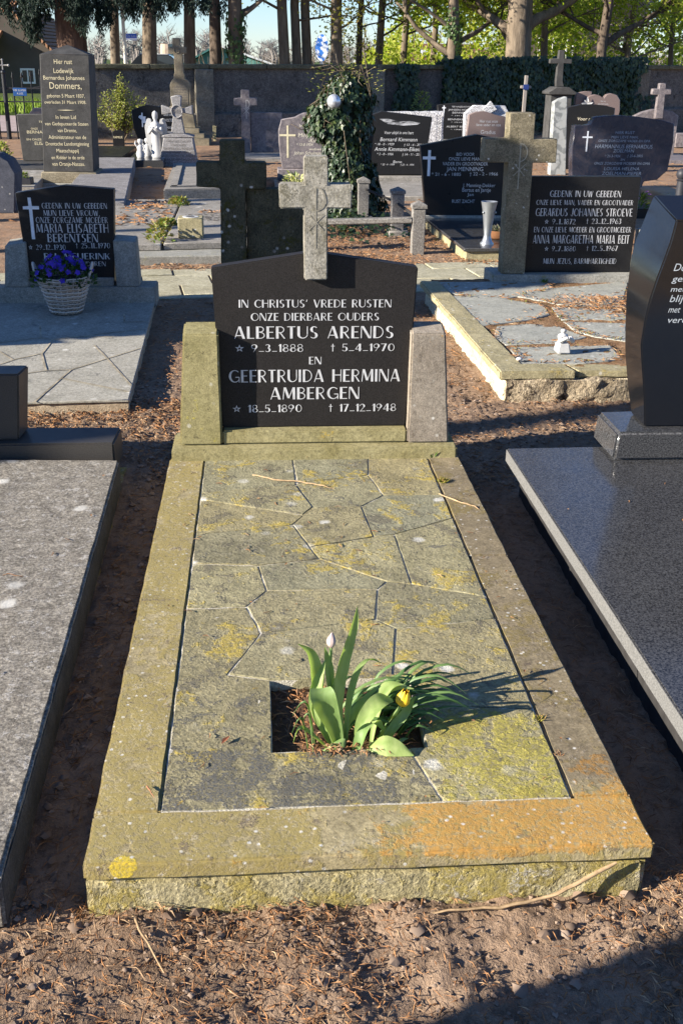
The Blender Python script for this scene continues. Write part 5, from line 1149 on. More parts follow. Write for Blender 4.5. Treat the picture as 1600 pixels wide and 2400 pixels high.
T, H = stele("grave_marker", "wide headstone of swirled dark blue granite with a stepped curved top", [(3.33, .10), (4.11, .10), (4.13, .165), (4.279, .185), (4.386, .287), (4.412, .582), (4.397, .778), (4.25, .815), (3.972, .848), (3.80, .858), (3.66, .856), (3.50, .838), (3.475, .80), (3.46, .765), (3.40, .752), (3.285, .755), (3.275, .5), (3.30, .227)], 10.80, .15, M_blue)
small_cross(3.437, .48, .695, 10.80, .016, M_whitecr, H)
letters([('HIER RUST',3.744,3.959,0.6681,0.6978),('MIJN LIEVE MAN,',3.703,4.008,0.6213,0.6485),('ONZE ZORGZAME VADER EN OPA',3.561,4.147,0.5828,0.6084),('HARMANNUS BERNARDUS',3.531,4.179,0.5168,0.5571),('ZOELMAN',3.741,3.972,0.4738,0.5082),('* 21-3-1924',3.652,3.824,0.4211,0.4487),('+ 25-6-2005',3.904,4.079,0.4247,0.4523),('EN',3.836,3.880,0.3873,0.4090),('ONZE ZORGZAME MOEDER EN OMA',3.540,4.173,0.3439,0.3717),('LOUISA HELENA',3.658,4.061,0.2848,0.3178),('ZOELMAN-PIEPER',3.638,4.088,0.2341,0.2690)], 10.797, "inscription", plain("grey blue letters", (.30, .34, .40), .6), H, 'font', .12)
MB().slab([(3.2, 9.0), (4.5, 9.0), (4.5, 11.1), (3.2, 11.1)], -.05, .09).build("slab", M_blackp, T, bevel=.006)
lt = thing("grave_lantern", "black grave lantern with a round ball top, right of the swirled blue stone", "lantern", (4.22, 9.9, .09))
MB().lathe([(.06, 0), (.06, .02), (.05, .025), (.05, .17), (.065, .18), (.03, .20)], (4.22, 9.9, .091), 16).build("body", M_pot, lt, smooth=40)
MB().ball((4.215, 9.9, .33), .062, 16, 10).build("ball", M_pot, lt, smooth=180)
MB().box(4.33, 4.40, 9.86, 9.94, .091, .27).build("frame", M_pot, lt, bevel=.004)
bushlet((3.50, 9.05, .09), 130, .09, .13, .05, .018, M_tuft, "potted_flowers", "grassy green flowers with purple heads beside the polished black headstone", "flowers")
mb = MB()
for k in range(9):
    a = rng.uniform(0, 6.28); p = Vector((3.50+.08*math.cos(a), 9.03+.05*math.sin(a), .21+rng.uniform(-.04, .04)))
    for q in range(5): mb.leaf(p, Vector((math.cos(q*1.26), math.sin(q*1.26)-.4, .5)), Vector((0, -.5, 1)), .024, .018)
tag(mb.build("purple_blossoms", leafmat("mauve petals", [(.30, .14, .38), (.40, .18, .45), (.45, .2, .3)], .5, .2), loc=(3.5, 9.03, .2)), "mauve blossoms over the grassy leaves near the polished black headstone", "flowers")
# right: pale cross on an arched stone
T, H = stele("grave_marker", "pale stone with arched shoulders carrying a cross, at the right edge", [(5.72, .0), (6.36, .0), (6.367, .638), (6.27, .70), (6.10, .735), (5.95, .729), (5.80, .69), (5.665, .625)], 15.95, .14, M_pink)
MB().prism([(5.965, .60), (6.085, .60), (6.078, .945), (6.168, .95), (6.166, 1.03), (6.075, 1.03), (6.07, 1.11), (5.975, 1.11), (5.974, 1.03), (5.875, 1.03), (5.871, .947), (5.97, .945)], 15.85, 15.945).build("cross", M_pink, T, bevel=.006)
letters([("FAMILIE", 6.02, 6.25, .585, .61)], 15.948, "inscription", M_relief, H, 'font')
MB().box(5.6, 6.5, 15.0, 16.2, -.05, .06).build("kerb", M_pink, T, bevel=.008)
T, H = stele("grave_marker", "low grey block stone cut off by the right edge of the photo", [(7.30, .0), (7.75, .0), (7.75, .236), (7.289, .236)], 18.4, .3, M_pink)
# left: stones and pots near the gate
T, H = stele("grave_marker", "grey-black slanted headstone half hidden behind the left side of the obelisk", [(-3.255, .10), (-2.50, .10), (-2.45, .69), (-3.285, .675)], 13.6, .12, M_dark)
letters([('TER',-3.008,-2.930,0.5747,0.5987),('ONZE',-3.116,-3.030,0.4897,0.5138),('BERNARDUS',-3.171,-2.807,0.4422,0.4784),('EN ONZE',-3.183,-2.992,0.3567,0.3810),('ELISABETH',-3.084,-2.820,0.3011,0.3416)], 13.598, "inscription", M_gold, H, 'font')
MB().box(-3.4, -2.45, 12.6, 13.8, -.05, .098).build("slab", M_dark, T, bevel=.006)
T = tag(MB().lathe([(.075, 0), (.12, .20), (.125, .21), (.10, .20)], (-3.40, 13.0, 0), 4, 1, 1).build("flower_pot", M_pot, bevel=.004, loc=(-3.4, 13.0, 0)), "square dark pot of yellow-green plants at the left edge", "pot")
bushlet((-3.40, 13.0, .18), 200, .14, .18, .06, .03, leafmat("yellow green", [(.20, .24, .04), (.40, .36, .08), (.12, .20, .04), (.5, .45, .2)], .5, .3), "leafy_plant", "yellow and green plant growing in the square dark pot", "plant")
T = tag(MB().box(-2.78, -2.615, 10.75, 10.92, .10, .165).build("flower_box", M_pot, bevel=.005, loc=(-2.7, 10.8, .1)), "small dark flower box left of the obelisk's foot", "box")
bushlet((-2.70, 10.83, .155), 150, .06, .06, .025, .015, M_tuft, "cushion_plant", "round green cushion plant in the small dark flower box", "plant")
T = thing("grave_slab", "pale grave slab left of the obelisk carrying the small flower box", "grave", (-3, 11.2, 0), "family graves")
MB().slab([(-3.5, 10.6), (-2.55, 10.6), (-2.70, 12.4), (-3.5, 12.4)], -.05, .099).build("slab", M_greyslab, T, bevel=.008)
T, H = stele("grave_marker", "dark bluish stone block at the left edge in front of the obelisk", [(-3.3, .0), (-2.49, .0), (-2.445, .36), (-2.50, .475), (-2.60, .53), (-3.3, .53)], 9.2, .35, stone("blue black stone", (.045, .05, .065), (.075, .08, .10), 9, .3, [((.3, .3, .32), 30, .7)], 20))
T, H = stele("grave_marker", "dark headstone with a round end, just right of the obelisk", [(-3.95, .0), (-3.05, .0), (-2.92, .20), (-2.88, .38), (-2.93, .50), (-3.06, .57), (-3.9, .57), (-4.05, .40), (-4.02, .20)], 18.0, .12, M_blue)
T, H = stele("grave_marker", "small black marker stone under the yellow-green shrub", [(-2.55, .0), (-2.37, .0), (-2.365, .24), (-2.41, .265), (-2.51, .265), (-2.555, .24)], 17.4, .08, M_blackp)
letters([("FAMILIE", -2.54, -2.39, .14, .175)], 17.398, "inscription", M_gold, H, 'font')
T = thing("grave_slab", "low polished dark grave between the obelisk and the angel", "grave", (-2.3, 15.5, 0), "family graves")
MB().box(-2.75, -2.08, 14.6, 16.6, -.05, .08).build("slab", M_blackp, T, bevel=.006)
M_shrub = leafmat("shrub leaves", [(.18, .22, .03), (.30, .33, .06), (.40, .38, .10), (.12, .17, .03)], .5, .3, .35)
sb = thing("garden_shrub", "loose yellow-green shrub in front of the wall, right of the obelisk", "shrub", (-2.65, 19.0, 0))
lv = MB(); wd = MB()
for k in range(64):
    a = rng.uniform(0, 6.28); u = rng.random(); tip = Vector((-2.62+math.cos(a)*.60*u, 19.0+math.sin(a)*.3*u, .95-.50*u+rng.uniform(-.2, .12)))
    if k < 6: tip = Vector((-2.55+rng.uniform(-.10, .1), 19, rng.uniform(.9, 1.12)))
    if k in (7, 8, 9): tip = Vector((-2.12+rng.uniform(-.05, .05), 18.9, rng.uniform(.55, .75)))
    b = Vector((-2.62+rng.uniform(-.08, .08), 19, 0)); mid = b.lerp(tip, .5)+Vector((rng.uniform(-.05, .05), 0, .08)); wd.tube([b, mid, tip], [.012, .008, .003], 4)
    for q in range(44):
        t = rng.uniform(.25, 1.02); p = (b.lerp(mid, t*2) if t < .5 else mid.lerp(tip, t*2-1))+Vector((rng.gauss(0, .03), rng.gauss(0, .03), rng.gauss(0, .03)))
        lv.leaf(p, Vector((rng.uniform(-1, 1), rng.uniform(-1, .5), rng.uniform(-.2, 1))), Vector((rng.uniform(-.5, .5), -.6, .8)), rng.uniform(.025, .055), .024)
lv.build("foliage", M_shrub, sb); wd.build("branches", M_stem, sb)

# ------------------------------------------------------------------ cemetery wall, ivy on it, gate
M_wall = stone("grey roughcast wall", (.10, .092, .082), (.15, .138, .122), 1.6, .45, [((.17, .155, .13), 1.1, .58), ((.06, .055, .05), 2.5, .60)], 0, .95, .1, .8, .01, 45)
M_cope = stone("mossy coping", (.10, .095, .06), (.17, .155, .10), 6, .4, [((.22, .20, .07), 5, .62)], 0, .95, .1, .8, .01, 60)
M_pil = stone("weathered pilaster", (.15, .135, .105), (.21, .19, .15), 2.5, .35, [((.28, .25, .19), 3, .62)], 0, .95, .1, .7, .008, 60)
wl = thing("cemetery_wall", "long grey roughcast wall with stone coping across the back of the cemetery", "wall", (3, 21, 0))
WA, WB = (-3.2, 19.75), (12.5, 23.68)
wd_ = Vector((WB[0]-WA[0], WB[1]-WA[1], 0)); WL = wd_.length; wd_.normalize(); wn = Vector((wd_.y, -wd_.x, 0))     # towards the camera
def wp(s, o, z): p = Vector((WA[0], WA[1], 0))+wd_*s+wn*o; return (p.x, p.y, z)
def wtop(s): return 1.250+.108*s/12.5
def wseg(mb, s0, s1, o0, o1, z0, z1, follow=False):
    a0 = z0+(wtop(s0)-1.25 if follow else 0); a1 = z0+(wtop(s1)-1.25 if follow else 0)
    b0 = z1+wtop(s0)-1.25; b1 = z1+wtop(s1)-1.25
    mb.hexa([wp(s0, o1, a0), wp(s1, o1, a1), wp(s1, o0, a1), wp(s0, o0, a0), wp(s0, o1, b0), wp(s1, o1, b1), wp(s1, o0, b1), wp(s0, o0, b0)])
mb = MB(); wseg(mb, 0, WL, -.30, 0, -.1, 1.165); mb.build("wall", M_wall, wl)
mb = MB(); wseg(mb, 0, WL, -.28, .10, -.1, .40); mb.build("plinth", M_wall, wl, bevel=.03)
mb = MB(); s = 0
while s < WL:
    L = 1.1; wseg(mb, s+.004, min(WL, s+L-.004), -.36, .075, 1.166, 1.25, True); s += L
mb.build("coping", M_cope, wl, bevel=.012, rough=(.25, .006, 6))
for s, w in ((1.92, .34), (5.35, .30), (8.8, .3), (11.25, .36), (14.5, .3)):
    mb = MB(); wseg(mb, s, s+w, .001, .13, -.1, 1.163); mb.build("pilaster", M_pil, wl, bevel=.01)
# ivy on the wall
iw = thing("wall_ivy", "broad curtain of dark ivy hanging over the right half of the wall", "ivy", (7, 21.5, 0))
lv = MB()
def ivy_patch(s0, s1, z0, z1, n, prob):
    k = 0
    while k < n:
        s = rng.uniform(s0, s1); z = rng.uniform(z0, z1); k += 1
        if not prob(s, z): continue
        o = rng.uniform(.02, .22)*(1+.6*noise.noise(Vector((s*2, z*2, 1)))); zz = z+(wtop(s)-1.25)
        lv.ivyleaf(wp(s, o, zz), wn*.3+Vector((rng.uniform(-.6, .6), 0, -1)), wn+Vector((rng.uniform(-.6, .6), rng.uniform(-.4, .4), rng.uniform(-.2, .7))), rng.uniform(.06, .11))
ivy_patch(6.9, 11.3, .05, 1.33, 8200, lambda s, z: noise.noise(Vector((s*1.3, z*1.6, 3)))+min(1, (s-6.9)*2.0)+ (z-.3)*.4 > .12)
ivy_patch(6.9, 11.5, 1.15, 1.42, 900, lambda s, z: True)
ivy_patch(5.85, 6.35, .35, 1.28, 420, lambda s, z: noise.noise(Vector((s*3, z*2, 8))) > -.25)
ivy_patch(10.6, 11.7, .0, .7, 500, lambda s, z: noise.noise(Vector((s*2, z*2, 6))) > -.2)
for k in range(1500):      # over the top
    s = rng.uniform(6.9, 11.4); lv.ivyleaf(wp(s, rng.uniform(-.4, .15), wtop(s)+rng.uniform(.0, .09)), Vector((rng.uniform(-1, 1), rng.uniform(-1, 1), -.2)), Vector((rng.uniform(-.4, .4), -.5, 1)), rng.uniform(.06, .10))
lv.build("leaves", M_ivy, iw)
mb = MB()
for k in range(24):
    s = rng.uniform(6.9, 11.2); pts = [wp(s+rng.uniform(-.1, .1)*q, .03+.03*rng.random(), .05+q*.25) for q in range(6)]; mb.tube(pts, [.014, .012, .010, .008, .006, .004], 5)
mb.build("stems", M_stem, iw)
bushlet((3.05, 20.9, .4), 220, .22, .42, .06, .035, leafmat("light green", [(.16, .22, .05), (.26, .30, .09), (.10, .16, .04)], .5, .3), "climbing_plant", "light green climber at the foot of the narrow ivy strip on the wall", "plant")
bushlet((6.6, 20.6, .0), 420, .30, .62, .07, .04, leafmat("mid green", [(.07, .12, .03), (.12, .19, .05), (.20, .26, .07)], .5, .3), "garden_shrub", "small green bush before the lit pilaster at the right end of the wall", "shrub")

M_iron = plain("black iron", (.018, .018, .02), .5, .4)
gt = thing("iron_gate", "black spear-topped iron gate at the left edge beside the wall", "gate", (-4.5, 18.9, 0))
def bar(x, h, r=.012, spear=True, y=18.9):
    mb = MB(); mb.tube([(x, y, -.02), (x, y, h)], r, 6); mb.lathe([(r*.6, 0), (r*2.0, .03), (.002, .11)], (x, y, h), 6); return mb
MB().tube([(-4.53, 18.9, -.05), (-4.53, 18.9, 1.09)], .038, 10).add(*(lambda m: (m.v, m.f))(MB().ball((-4.53, 18.9, 1.10), .045, 10, 8))).build("gate_post", M_iron, gt, smooth=60)
mb = MB(); mb.tube([(-4.53, 18.9, 1.12), (-4.53, 18.9, 1.29)], .012, 6); mb.tube([(-4.62, 18.9, 1.215), (-4.44, 18.9, 1.215)], .012, 6); mb.ball((-4.53, 18.9, 1.30), .02, 8, 6); mb.ball((-4.63, 18.9, 1.215), .02, 8, 6); mb.ball((-4.43, 18.9, 1.215), .02, 8, 6); mb.build("finial_cross", plain("worn white iron", (.4, .38, .34), .7), gt)
for k in range(7): bar(-4.38+.155*k, 1.0+.006*k*k).build("bar", M_iron, gt, smooth=60)
for k in range(6): bar(-4.68-.155*k, 1.0).build("bar", M_iron, gt, smooth=60)
for z in (.12, .62, .84): MB().box(-5.6, -3.40, 18.885, 18.915, z, z+.022).build("cross_rail", M_iron, gt)
MB().tube([(-4.53, 18.9, .84), (-4.1, 18.9, .85), (-3.75, 18.9, .90), (-3.42, 18.9, 1.02)], .011, 6).build("cross_rail", M_iron, gt)
sg = thing("gate_sign", "blue enamel sign with two white lines hanging on the iron gate", "sign", (-4.27, 18.87, .79))
MB().box(-4.385, -4.155, 18.862, 18.876, .725, .855).build("plate", plain("blue enamel", (.015, .07, .22), .35, .5), sg, bevel=.003)
letters([('HEK SLUITEN', -4.372, -4.168, .803, .832), ('A.U.B.', -4.325, -4.215, .750, .781)], 18.8605, "inscription", M_letter, sg, 'font')
tag(MB().box(-4.86, -4.64, 18.80, 18.84, .38, .66).build("letter_box", plain("dark box", (.05, .045, .06), .6), bevel=.01, loc=(-4.75, 18.82, .4)), "dark flat box on the gate bars at the very left edge", "box")

# road and verge behind the gate
def sheet(name, pts, z, m): return MB().add([(x, y, z) for x, y in pts], [tuple(range(len(pts)))]).build(name, m, kind='structure')
M_road = stone("pinkish brick road", (.30, .235, .215), (.40, .32, .30), 3, .25, bump=.3)
sheet("road", [(-40, 20.6), (-3.6, 20.6), (30, 28.8), (30, 32.5), (-3.6, 27.0), (-40, 27.0)], .012, M_road)
lv = MB()
M_verge = leafmat("verge grass", [(.10, .17, .025), (.18, .26, .04), (.26, .32, .07)], .6, .2, .25)
for k in range(5200):
    x = rng.uniform(-13, -2); y = rng.uniform(27.2, 33); lv.leaf((x, y, .01), Vector((rng.uniform(-.4, .4), rng.uniform(-.4, .4), 1)), Vector((rng.uniform(-1, 1), -1, .2)), rng.uniform(.1, .28), .05)
lv.build("verge_grass", M_verge, kind='stuff')

# ------------------------------------------------------------------ buildings behind
M_brick = NG("brick"); _bk = M_brick.n('ShaderNodeTexBrick'); M_brick.lk(M_brick.scaled((1, 1, 1)), _bk.inputs['Vector'])
_bk.inputs['Color1'].default_value = (.10, .07, .05, 1); _bk.inputs['Color2'].default_value = (.075, .055, .042, 1); _bk.inputs['Mortar'].default_value = (.11, .095, .08, 1); _bk.inputs['Scale'].default_value = 4.5
M_brick.col(M_brick.mix(M_brick.ramp(M_brick.noise(1.2), [(.3, 0.0), (.7, .5)]), _bk.outputs[0], (.06, .05, .042))); M_bk = M_brick.pr(.9, .1)
g = NG("roof tile"); w = g.n('ShaderNodeTexWave'); g.lk(g.co, w.inputs['Vector']); w.inputs['Scale'].default_value = 2.2; w.bands_direction = 'X'
w2 = g.n('ShaderNodeTexWave'); g.lk(g.co, w2.inputs['Vector']); w2.inputs['Scale'].default_value = 1.6; w2.bands_direction = 'Z'; w2.wave_profile = 'SAW'
g.col(g.mix(g.noise(3), (.24, .12, .07), (.38, .21, .12))); g.bump(w.outputs[1], 1, .12); g.bump(w2.outputs[1], 1, .08); M_tile_r = g.pr(.85, .15)
M_redtile = plain("red roof tiles", (.17, .075, .05), .8, .2, 0, .3, 4)
M_frame = plain("white window frame", (.72, .72, .70), .5); M_glass = plain("dark window glass", (.03, .04, .05), .08, .6)
def window(p, cx, z, y, w, h, dy=-.05):
    f = MB(); t = .07
    f.box(cx-w/2, cx+w/2, y+dy, y+.02, z, z+t); f.box(cx-w/2, cx+w/2, y+dy, y+.02, z+h-t, z+h); f.box(cx-w/2, cx-w/2+t, y+dy, y+.02, z+t, z+h-t); f.box(cx+w/2-t, cx+w/2, y+dy, y+.02, z+t, z+h-t); f.box(cx-t*.35, cx+t*.35, y+dy, y+.02, z+t, z+h-t)
    o = f.build("window", M_frame, p); MB().box(cx-w/2+t, cx+w/2-t, y-.012, y-.003, z+t, z+h-t).build("pane", M_glass, o)
HB = thing("brick_house", "brown brick house with tiled roof behind the iron gate at left", "house", (-10, 46, 0))
MB().prism([(-13.2, -.2), (-8.0, -.2), (-8.0, 1.55), (-9.35, 2.85), (-13.2, 2.85)], 44.0, 52).build("wall", M_bk, HB)
window(HB, -8.95, .35, 44.0, .55, .55)
mb = MB(); mb.add([(-7.75, 43.7, 1.42), (-7.75, 52.3, 1.42), (-9.4, 52.3, 3.05), (-9.4, 43.7, 3.05), (-7.75, 43.7, 1.30), (-7.75, 52.3, 1.30), (-9.4, 52.3, 2.90), (-9.4, 43.7, 2.90)], [(0, 1, 2, 3), (7, 6, 5, 4), (0, 3, 7, 4), (1, 5, 6, 2), (0, 4, 5, 1), (3, 2, 6, 7)])
mb.build("roof", M_tile_r, HB)
mb = MB(); mb.add([(-20, 42.6, 1.35), (-9.75, 42.6, 1.75), (-9.75, 47.5, 3.4), (-20, 47.5, 3.4), (-20, 42.6, 1.25), (-9.75, 42.6, 1.65), (-9.75, 47.5, 3.28), (-20, 47.5, 3.28)], [(0, 1, 2, 3), (7, 6, 5, 4), (0, 4, 5, 1), (1, 5, 6, 2), (3, 2, 6, 7), (0, 3, 7, 4)])
mb.build("roof", M_tile_r, HB, label="lower roof wing with lit orange tiles")
BN = thing("steel_barn", "teal green barn with a white-edged gable, far behind the wall", "barn", (-2.2, 64, 0))
g = NG("teal cladding"); w = g.n('ShaderNodeTexWave'); g.lk(g.co, w.inputs['Vector']); w.inputs['Scale'].default_value = 2.5; g.col(g.mix(w.outputs[1], (.10, .24, .22), (.14, .30, .27))); M_teal = g.pr(.6, .3)
MB().prism([(-3.9, -.2), (.9, -.2), (.9, .95), (-2.17, 1.92), (-3.9, .95)], 60, 74).build("wall", M_teal, BN)
mb = MB(); mb.hexa([(-2.17, 59.6, 1.93), (1.2, 59.6, .87), (1.2, 74, .87), (-2.17, 74, 1.93), (-2.17, 59.6, 2.03), (1.2, 59.6, .97), (1.2, 74, .97), (-2.17, 74, 2.03)]); mb.build("roof", plain("white roof edge", (.6, .62, .62), .5), BN)
mb = MB(); mb.hexa([(-4.2, 59.6, .87), (-2.172, 59.6, 1.93), (-2.172, 74, 1.93), (-4.2, 74, .87), (-4.2, 59.6, .97), (-2.172, 59.6, 2.03), (-2.172, 74, 2.03), (-4.2, 74, .97)]); mb.build("roof", plain("green roof edge", (.05, .14, .13), .5), BN)
CH = tag(MB().lathe([(.42, -.2), (.40, 1.8), (.36, 2.05)], (-5.25, 66, 0), 14).build("brick_silo", stone("pale brick", (.38, .27, .20), (.46, .34, .26)), loc=(-5.25, 66, 0)), "round pale brick tower behind the tall tan cross", "tower")
def car(x, y, label):
    T = thing("parked_car", label, "car", (x, y, 0), "cars parked behind the wall")
    MB().prism([(x-2.1, .35), (x+2.1, .35), (x+2.15, .8), (x+1.2, .92), (x-1.5, .95), (x-2.1, .85)], y, y+1.7).build("body", M_white, T, bevel=.06, seg=2)
    MB().prism([(x-1.4, .93), (x+1.1, .92), (x+.5, 1.46), (x-.9, 1.46)], y+.12, y+1.58).build("cabin", M_glass, T, bevel=.05, seg=2)
    MB().prism([(x-.85, 1.461), (x+.45, 1.461), (x+.4, 1.50), (x-.8, 1.50)], y+.15, y+1.55).build("roof", M_white, T, bevel=.01)
    for dx in (-1.3, 1.3):
        for dy in (.08, 1.62):
            m = MB(); m.lathe([(.02, -.1), (.33, -.1), (.33, .1), (.02, .1)], (0, 0, 0), 16); m.v = [(x+dx+a, y+dy+c, .33+b) for a, b, c in m.v]; m.build("wheel", M_pot, T)
car(-4.6, 52, "white car whose roof shows over the wall, left of the tall tan cross")
RH = thing("brick_house", "red-roofed house with two bright windows beyond the trees", "house", (7.5, 48, 0))
MB().prism([(5.2, -.2), (9.6, -.2), (9.6, 1.35), (5.2, 1.35)], 45.5, 53).build("wall", M_bk, RH)
MB().add([(5.0, 45.0, 1.33), (9.9, 45.0, 1.33), (9.4, 49, 2.05), (5.6, 49, 2.05), (9.9, 53, 1.33), (5.0, 53, 1.33)], [(0, 1, 2, 3), (1, 4, 2), (4, 5, 3, 2), (5, 0, 3), (0, 5, 4, 1)]).build("roof", M_redtile, RH)
for x in (6.55, 7.05):
    f = MB().hexa([(x, 45.9, 1.51), (x+.36, 45.9, 1.51), (x+.36, 47.2, 1.745), (x, 47.2, 1.745), (x, 45.8, 1.55), (x+.36, 45.8, 1.55), (x+.36, 47.2, 1.785), (x, 47.2, 1.785)]).build("skylight", plain("sunlit skylight", (.75, .78, .8), .3), RH)
RH2 = thing("brick_house", "red-brown brick house front with pale windows behind the thicket at right", "house", (11.5, 42, 0))
MB().box(9.9, 13.2, 41, 47, -.2, 3.6).build("wall", M_bk, RH2)
MB().prism([(9.6, 3.6), (13.5, 3.6), (11.55, 5.0)], 40.7, 47.3).build("roof", M_redtile, RH2)
for x in (10.45, 11.2): window(RH2, x, 1.45, 41, .6, .75)

# street name sign and oval sign
T = thing("street_sign", "blue street name plate on a pale pole beyond the wall at left", "sign", (-3.0, 24, 0))
MB().tube([(-3.0, 24, -.1), (-3.0, 24, 3.2)], .035, 10).build("pole", plain("pale pole", (.55, .52, .42), .6), T, smooth=60)
p = MB().box(-2.955, -2.725, 23.955, 23.965, 1.745, 1.83).build("name_plate", plain("street plate blue", (.03, .09, .42), .4), T)
letters([("De Lee", -2.93, -2.75, 1.765, 1.81)], 23.9535, "inscription", M_letter, p, 'font')
MB().box(-2.955, -2.725, 23.956, 23.964, 1.70, 1.744).build("name_plate", plain("white plate", (.75, .72, .72), .5), T, label="white lower plate")
T = thing("oval_sign", "blue and white mottled oval sign standing just behind the wall", "sign", (1.2, 23.2, 0))
g = NG("blue white print"); g.col(g.mix(g.ramp(g.noise(9, 3, .6), [(.46, 0.0), (.52, 1.0)]), (.82, .84, .86), (.05, .20, .60)))
mb = MB(); mb.prism([(1.20+.135*math.cos(a*.2618), 1.60+.265*math.sin(a*.2618)) for a in range(24)], 23.2, 23.23); mb.build("panel", g.pr(.4, .4), T)
MB().box(1.17, 1.23, 23.235, 23.27, -.1, 1.7).build("post", M_zinc, T)
# ------------------------------------------------------------------ trees
M_bark1 = bark("oak bark", (.085, .066, .048), (.215, .17, .122), 7)
M_bark2 = bark("dark bark", (.055, .042, .032), (.13, .10, .075), 9)
M_green = leafmat("spring leaves", [(.19, .26, .025), (.29, .36, .045), (.40, .43, .07), (.47, .45, .10), (.12, .16, .025)], .5, .3, .55)
M_gold_l = leafmat("golden new leaves", [(.30, .29, .05), (.44, .42, .09), (.36, .26, .09), (.22, .26, .04)], .5, .3, .5)
M_conif = leafmat("conifer sprays", [(.006, .015, .011), (.012, .027, .018), (.020, .040, .024)], .6, .25, .05)
def limb(wd, tips, p, d, L, r, depth, bend=.25, up=.10):
    pts = [Vector(p)]; d = Vector(d).normalized(); n = 5
    for k in range(n):
        d = (d+Vector((rng.uniform(-bend, bend), rng.uniform(-bend, bend), rng.uniform(-bend, bend)*.8+up))).normalized(); pts.append(pts[-1]+d*L/n)
    wd.tube(pts, [r*(1-.62*k/n) for k in range(n+1)], 5 if depth else 4, False)
    if depth == 0: tips.append((pts[-1], d)); tips.append((pts[3], d)); return
    for k in range(3 if depth > 1 else 4):
        i = rng.randrange(2, n+1); a = rng.uniform(0, 6.28); nd = (d+Vector((math.cos(a), math.sin(a), rng.uniform(-.2, .6)))*.85).normalized()
        limb(wd, tips, pts[i], nd, L*rng.uniform(.5, .75), r*.48, depth-1, bend, up)
def tree(name, label, x, y, r, H, lean=0, leaf=None, nleaf=0, low=(), mat=M_bark1, ivy=0, cat="tree", group="trees beyond the wall", crown_r=.8, leafsize=.09, depth=2, nb=9, b0=3.2):
    """trunk with limbs; low: limbs low enough to be seen over the wall (height, azimuth, length, radius)"""
    T = thing(name, label, cat, (x, y, 0), group)
    wd = MB(); tips = []
    pts = [Vector((x+lean*(k/8)**1.5*H*.35+.04*math.sin(k*1.7+x), y+.03*math.cos(k*2.1+x), H*k/8-.1*(k == 0))) for k in range(9)]
    rad = [r*(1.28 if k == 0 else 1-.085*k) for k in range(9)]
    wd.tube(pts, rad, 12)
    def at_h(h): t = min(.999, max(0, h/H))*8; i = int(t); return pts[i].lerp(pts[i+1], t-i)
    for h, az, L, rr in low: limb(wd, tips, at_h(h), (math.cos(az), math.sin(az), .12+.6*min(1, rr/.1)), L, rr, depth, .30, .04)
    for k in range(nb):
        h = b0+(H-b0)*(k+.5)/nb; a = k*2.4+x; limb(wd, tips, at_h(h), (math.cos(a), math.sin(a), .5), H*.30*(1-.4*k/nb), r*.38, depth)
    wd.build("trunk", mat, T, smooth=180)
    if leaf and nleaf:
        lv = MB(); lowt = [t_ for t_ in tips if t_[0].z < 4.0]; nleaf = int(nleaf*1.9)
        for k in range(nleaf):
            p, d = rng.choice(lowt if lowt and rng.random() < .93 else tips); q = p+Vector((rng.gauss(0, crown_r*.34), rng.gauss(0, crown_r*.34), rng.gauss(0, crown_r*.26)))
            lv.leaf(q, Vector((rng.uniform(-1, 1), rng.uniform(-1, 1), rng.uniform(-.6, .8))), Vector((rng.uniform(-1, 1), rng.uniform(-1, .4), .8)), leafsize*rng.uniform(.6, 1.4), leafsize*.7)
        lv.build("crown", leaf, T)
    if ivy:
        lv = MB()
        for k in range(ivy):
            z = rng.uniform(.6, 2.6)*rng.uniform(.75, 1); a = rng.uniform(0, 6.28); c = at_h(z); rr = r*1.05+.06*rng.random()
            if noise.noise(Vector((a, z*2, x))) < -.15: continue
            lv.ivyleaf(c+Vector((math.cos(a)*rr, math.sin(a)*rr, 0)), Vector((rng.uniform(-.4, .4), 0, -1)), Vector((math.cos(a), math.sin(a), .4)), rng.uniform(.05, .10))
        lv.build("ivy", leafmat("trunk ivy", [(.03, .06, .02), (.06, .11, .03), (.10, .15, .04)], .45, .35, .2), T)
    return T
tree("oak_tree", "slim bare trunk directly behind the pale sign pole", -3.42, 26.0, .125, 9, .01, low=((2.4, .4, 1.6, .03),))
tree("oak_tree", "broad straight trunk between the sign pole and the tall tan cross", -2.63, 26.0, .19, 10, -.01)
tree("oak_tree", "knobbly trunk directly right of the tall tan cross", -1.76, 26.5, .155, 10, .0)
tree("oak_tree", "dark trunk standing before the teal barn", -1.15, 26.0, .155, 10, .005, mat=M_bark2)
tree("oak_tree", "trunk wrapped in ivy, leaning right above the barn's edge", -.69, 25.5, .19, 10, .07, ivy=620, low=((2.15, .15, 2.6, .06), (2.3, .5, 2.0, .04)))
tree("oak_tree", "left trunk of the pair standing behind the pinkish-grey cross", .45, 26.0, .14, 10, .01, low=((2.4, 3.0, 1.8, .035),))
tree("oak_tree", "right trunk of the pair, close to the oval sign", .76, 26.3, .125, 10, .01, leaf=M_gold_l, nleaf=500, low=((2.2, .6, 1.6, .03),))
tree("oak_tree", "trunk rising directly left of the oval sign", 1.02, 26.5, .13, 10, .0, leaf=M_gold_l, nleaf=500)
tree("oak_tree", "mossy trunk with thin golden twigs, right of the oval sign", 1.72, 26.0, .155, 10, .01, leaf=M_gold_l, nleaf=1000, low=((2.0, .2, 1.7, .03), (2.4, 3.3, 1.6, .03), (2.5, 5, 1.6, .03)))
tree("oak_tree", "thin dark trunk over the ivy column's right side", 2.35, 27.0, .085, 9, .02, leaf=M_green, nleaf=900, mat=M_bark2, low=((2.1, .4, 1.5, .022), (2.5, 4.2, 1.6, .022)))
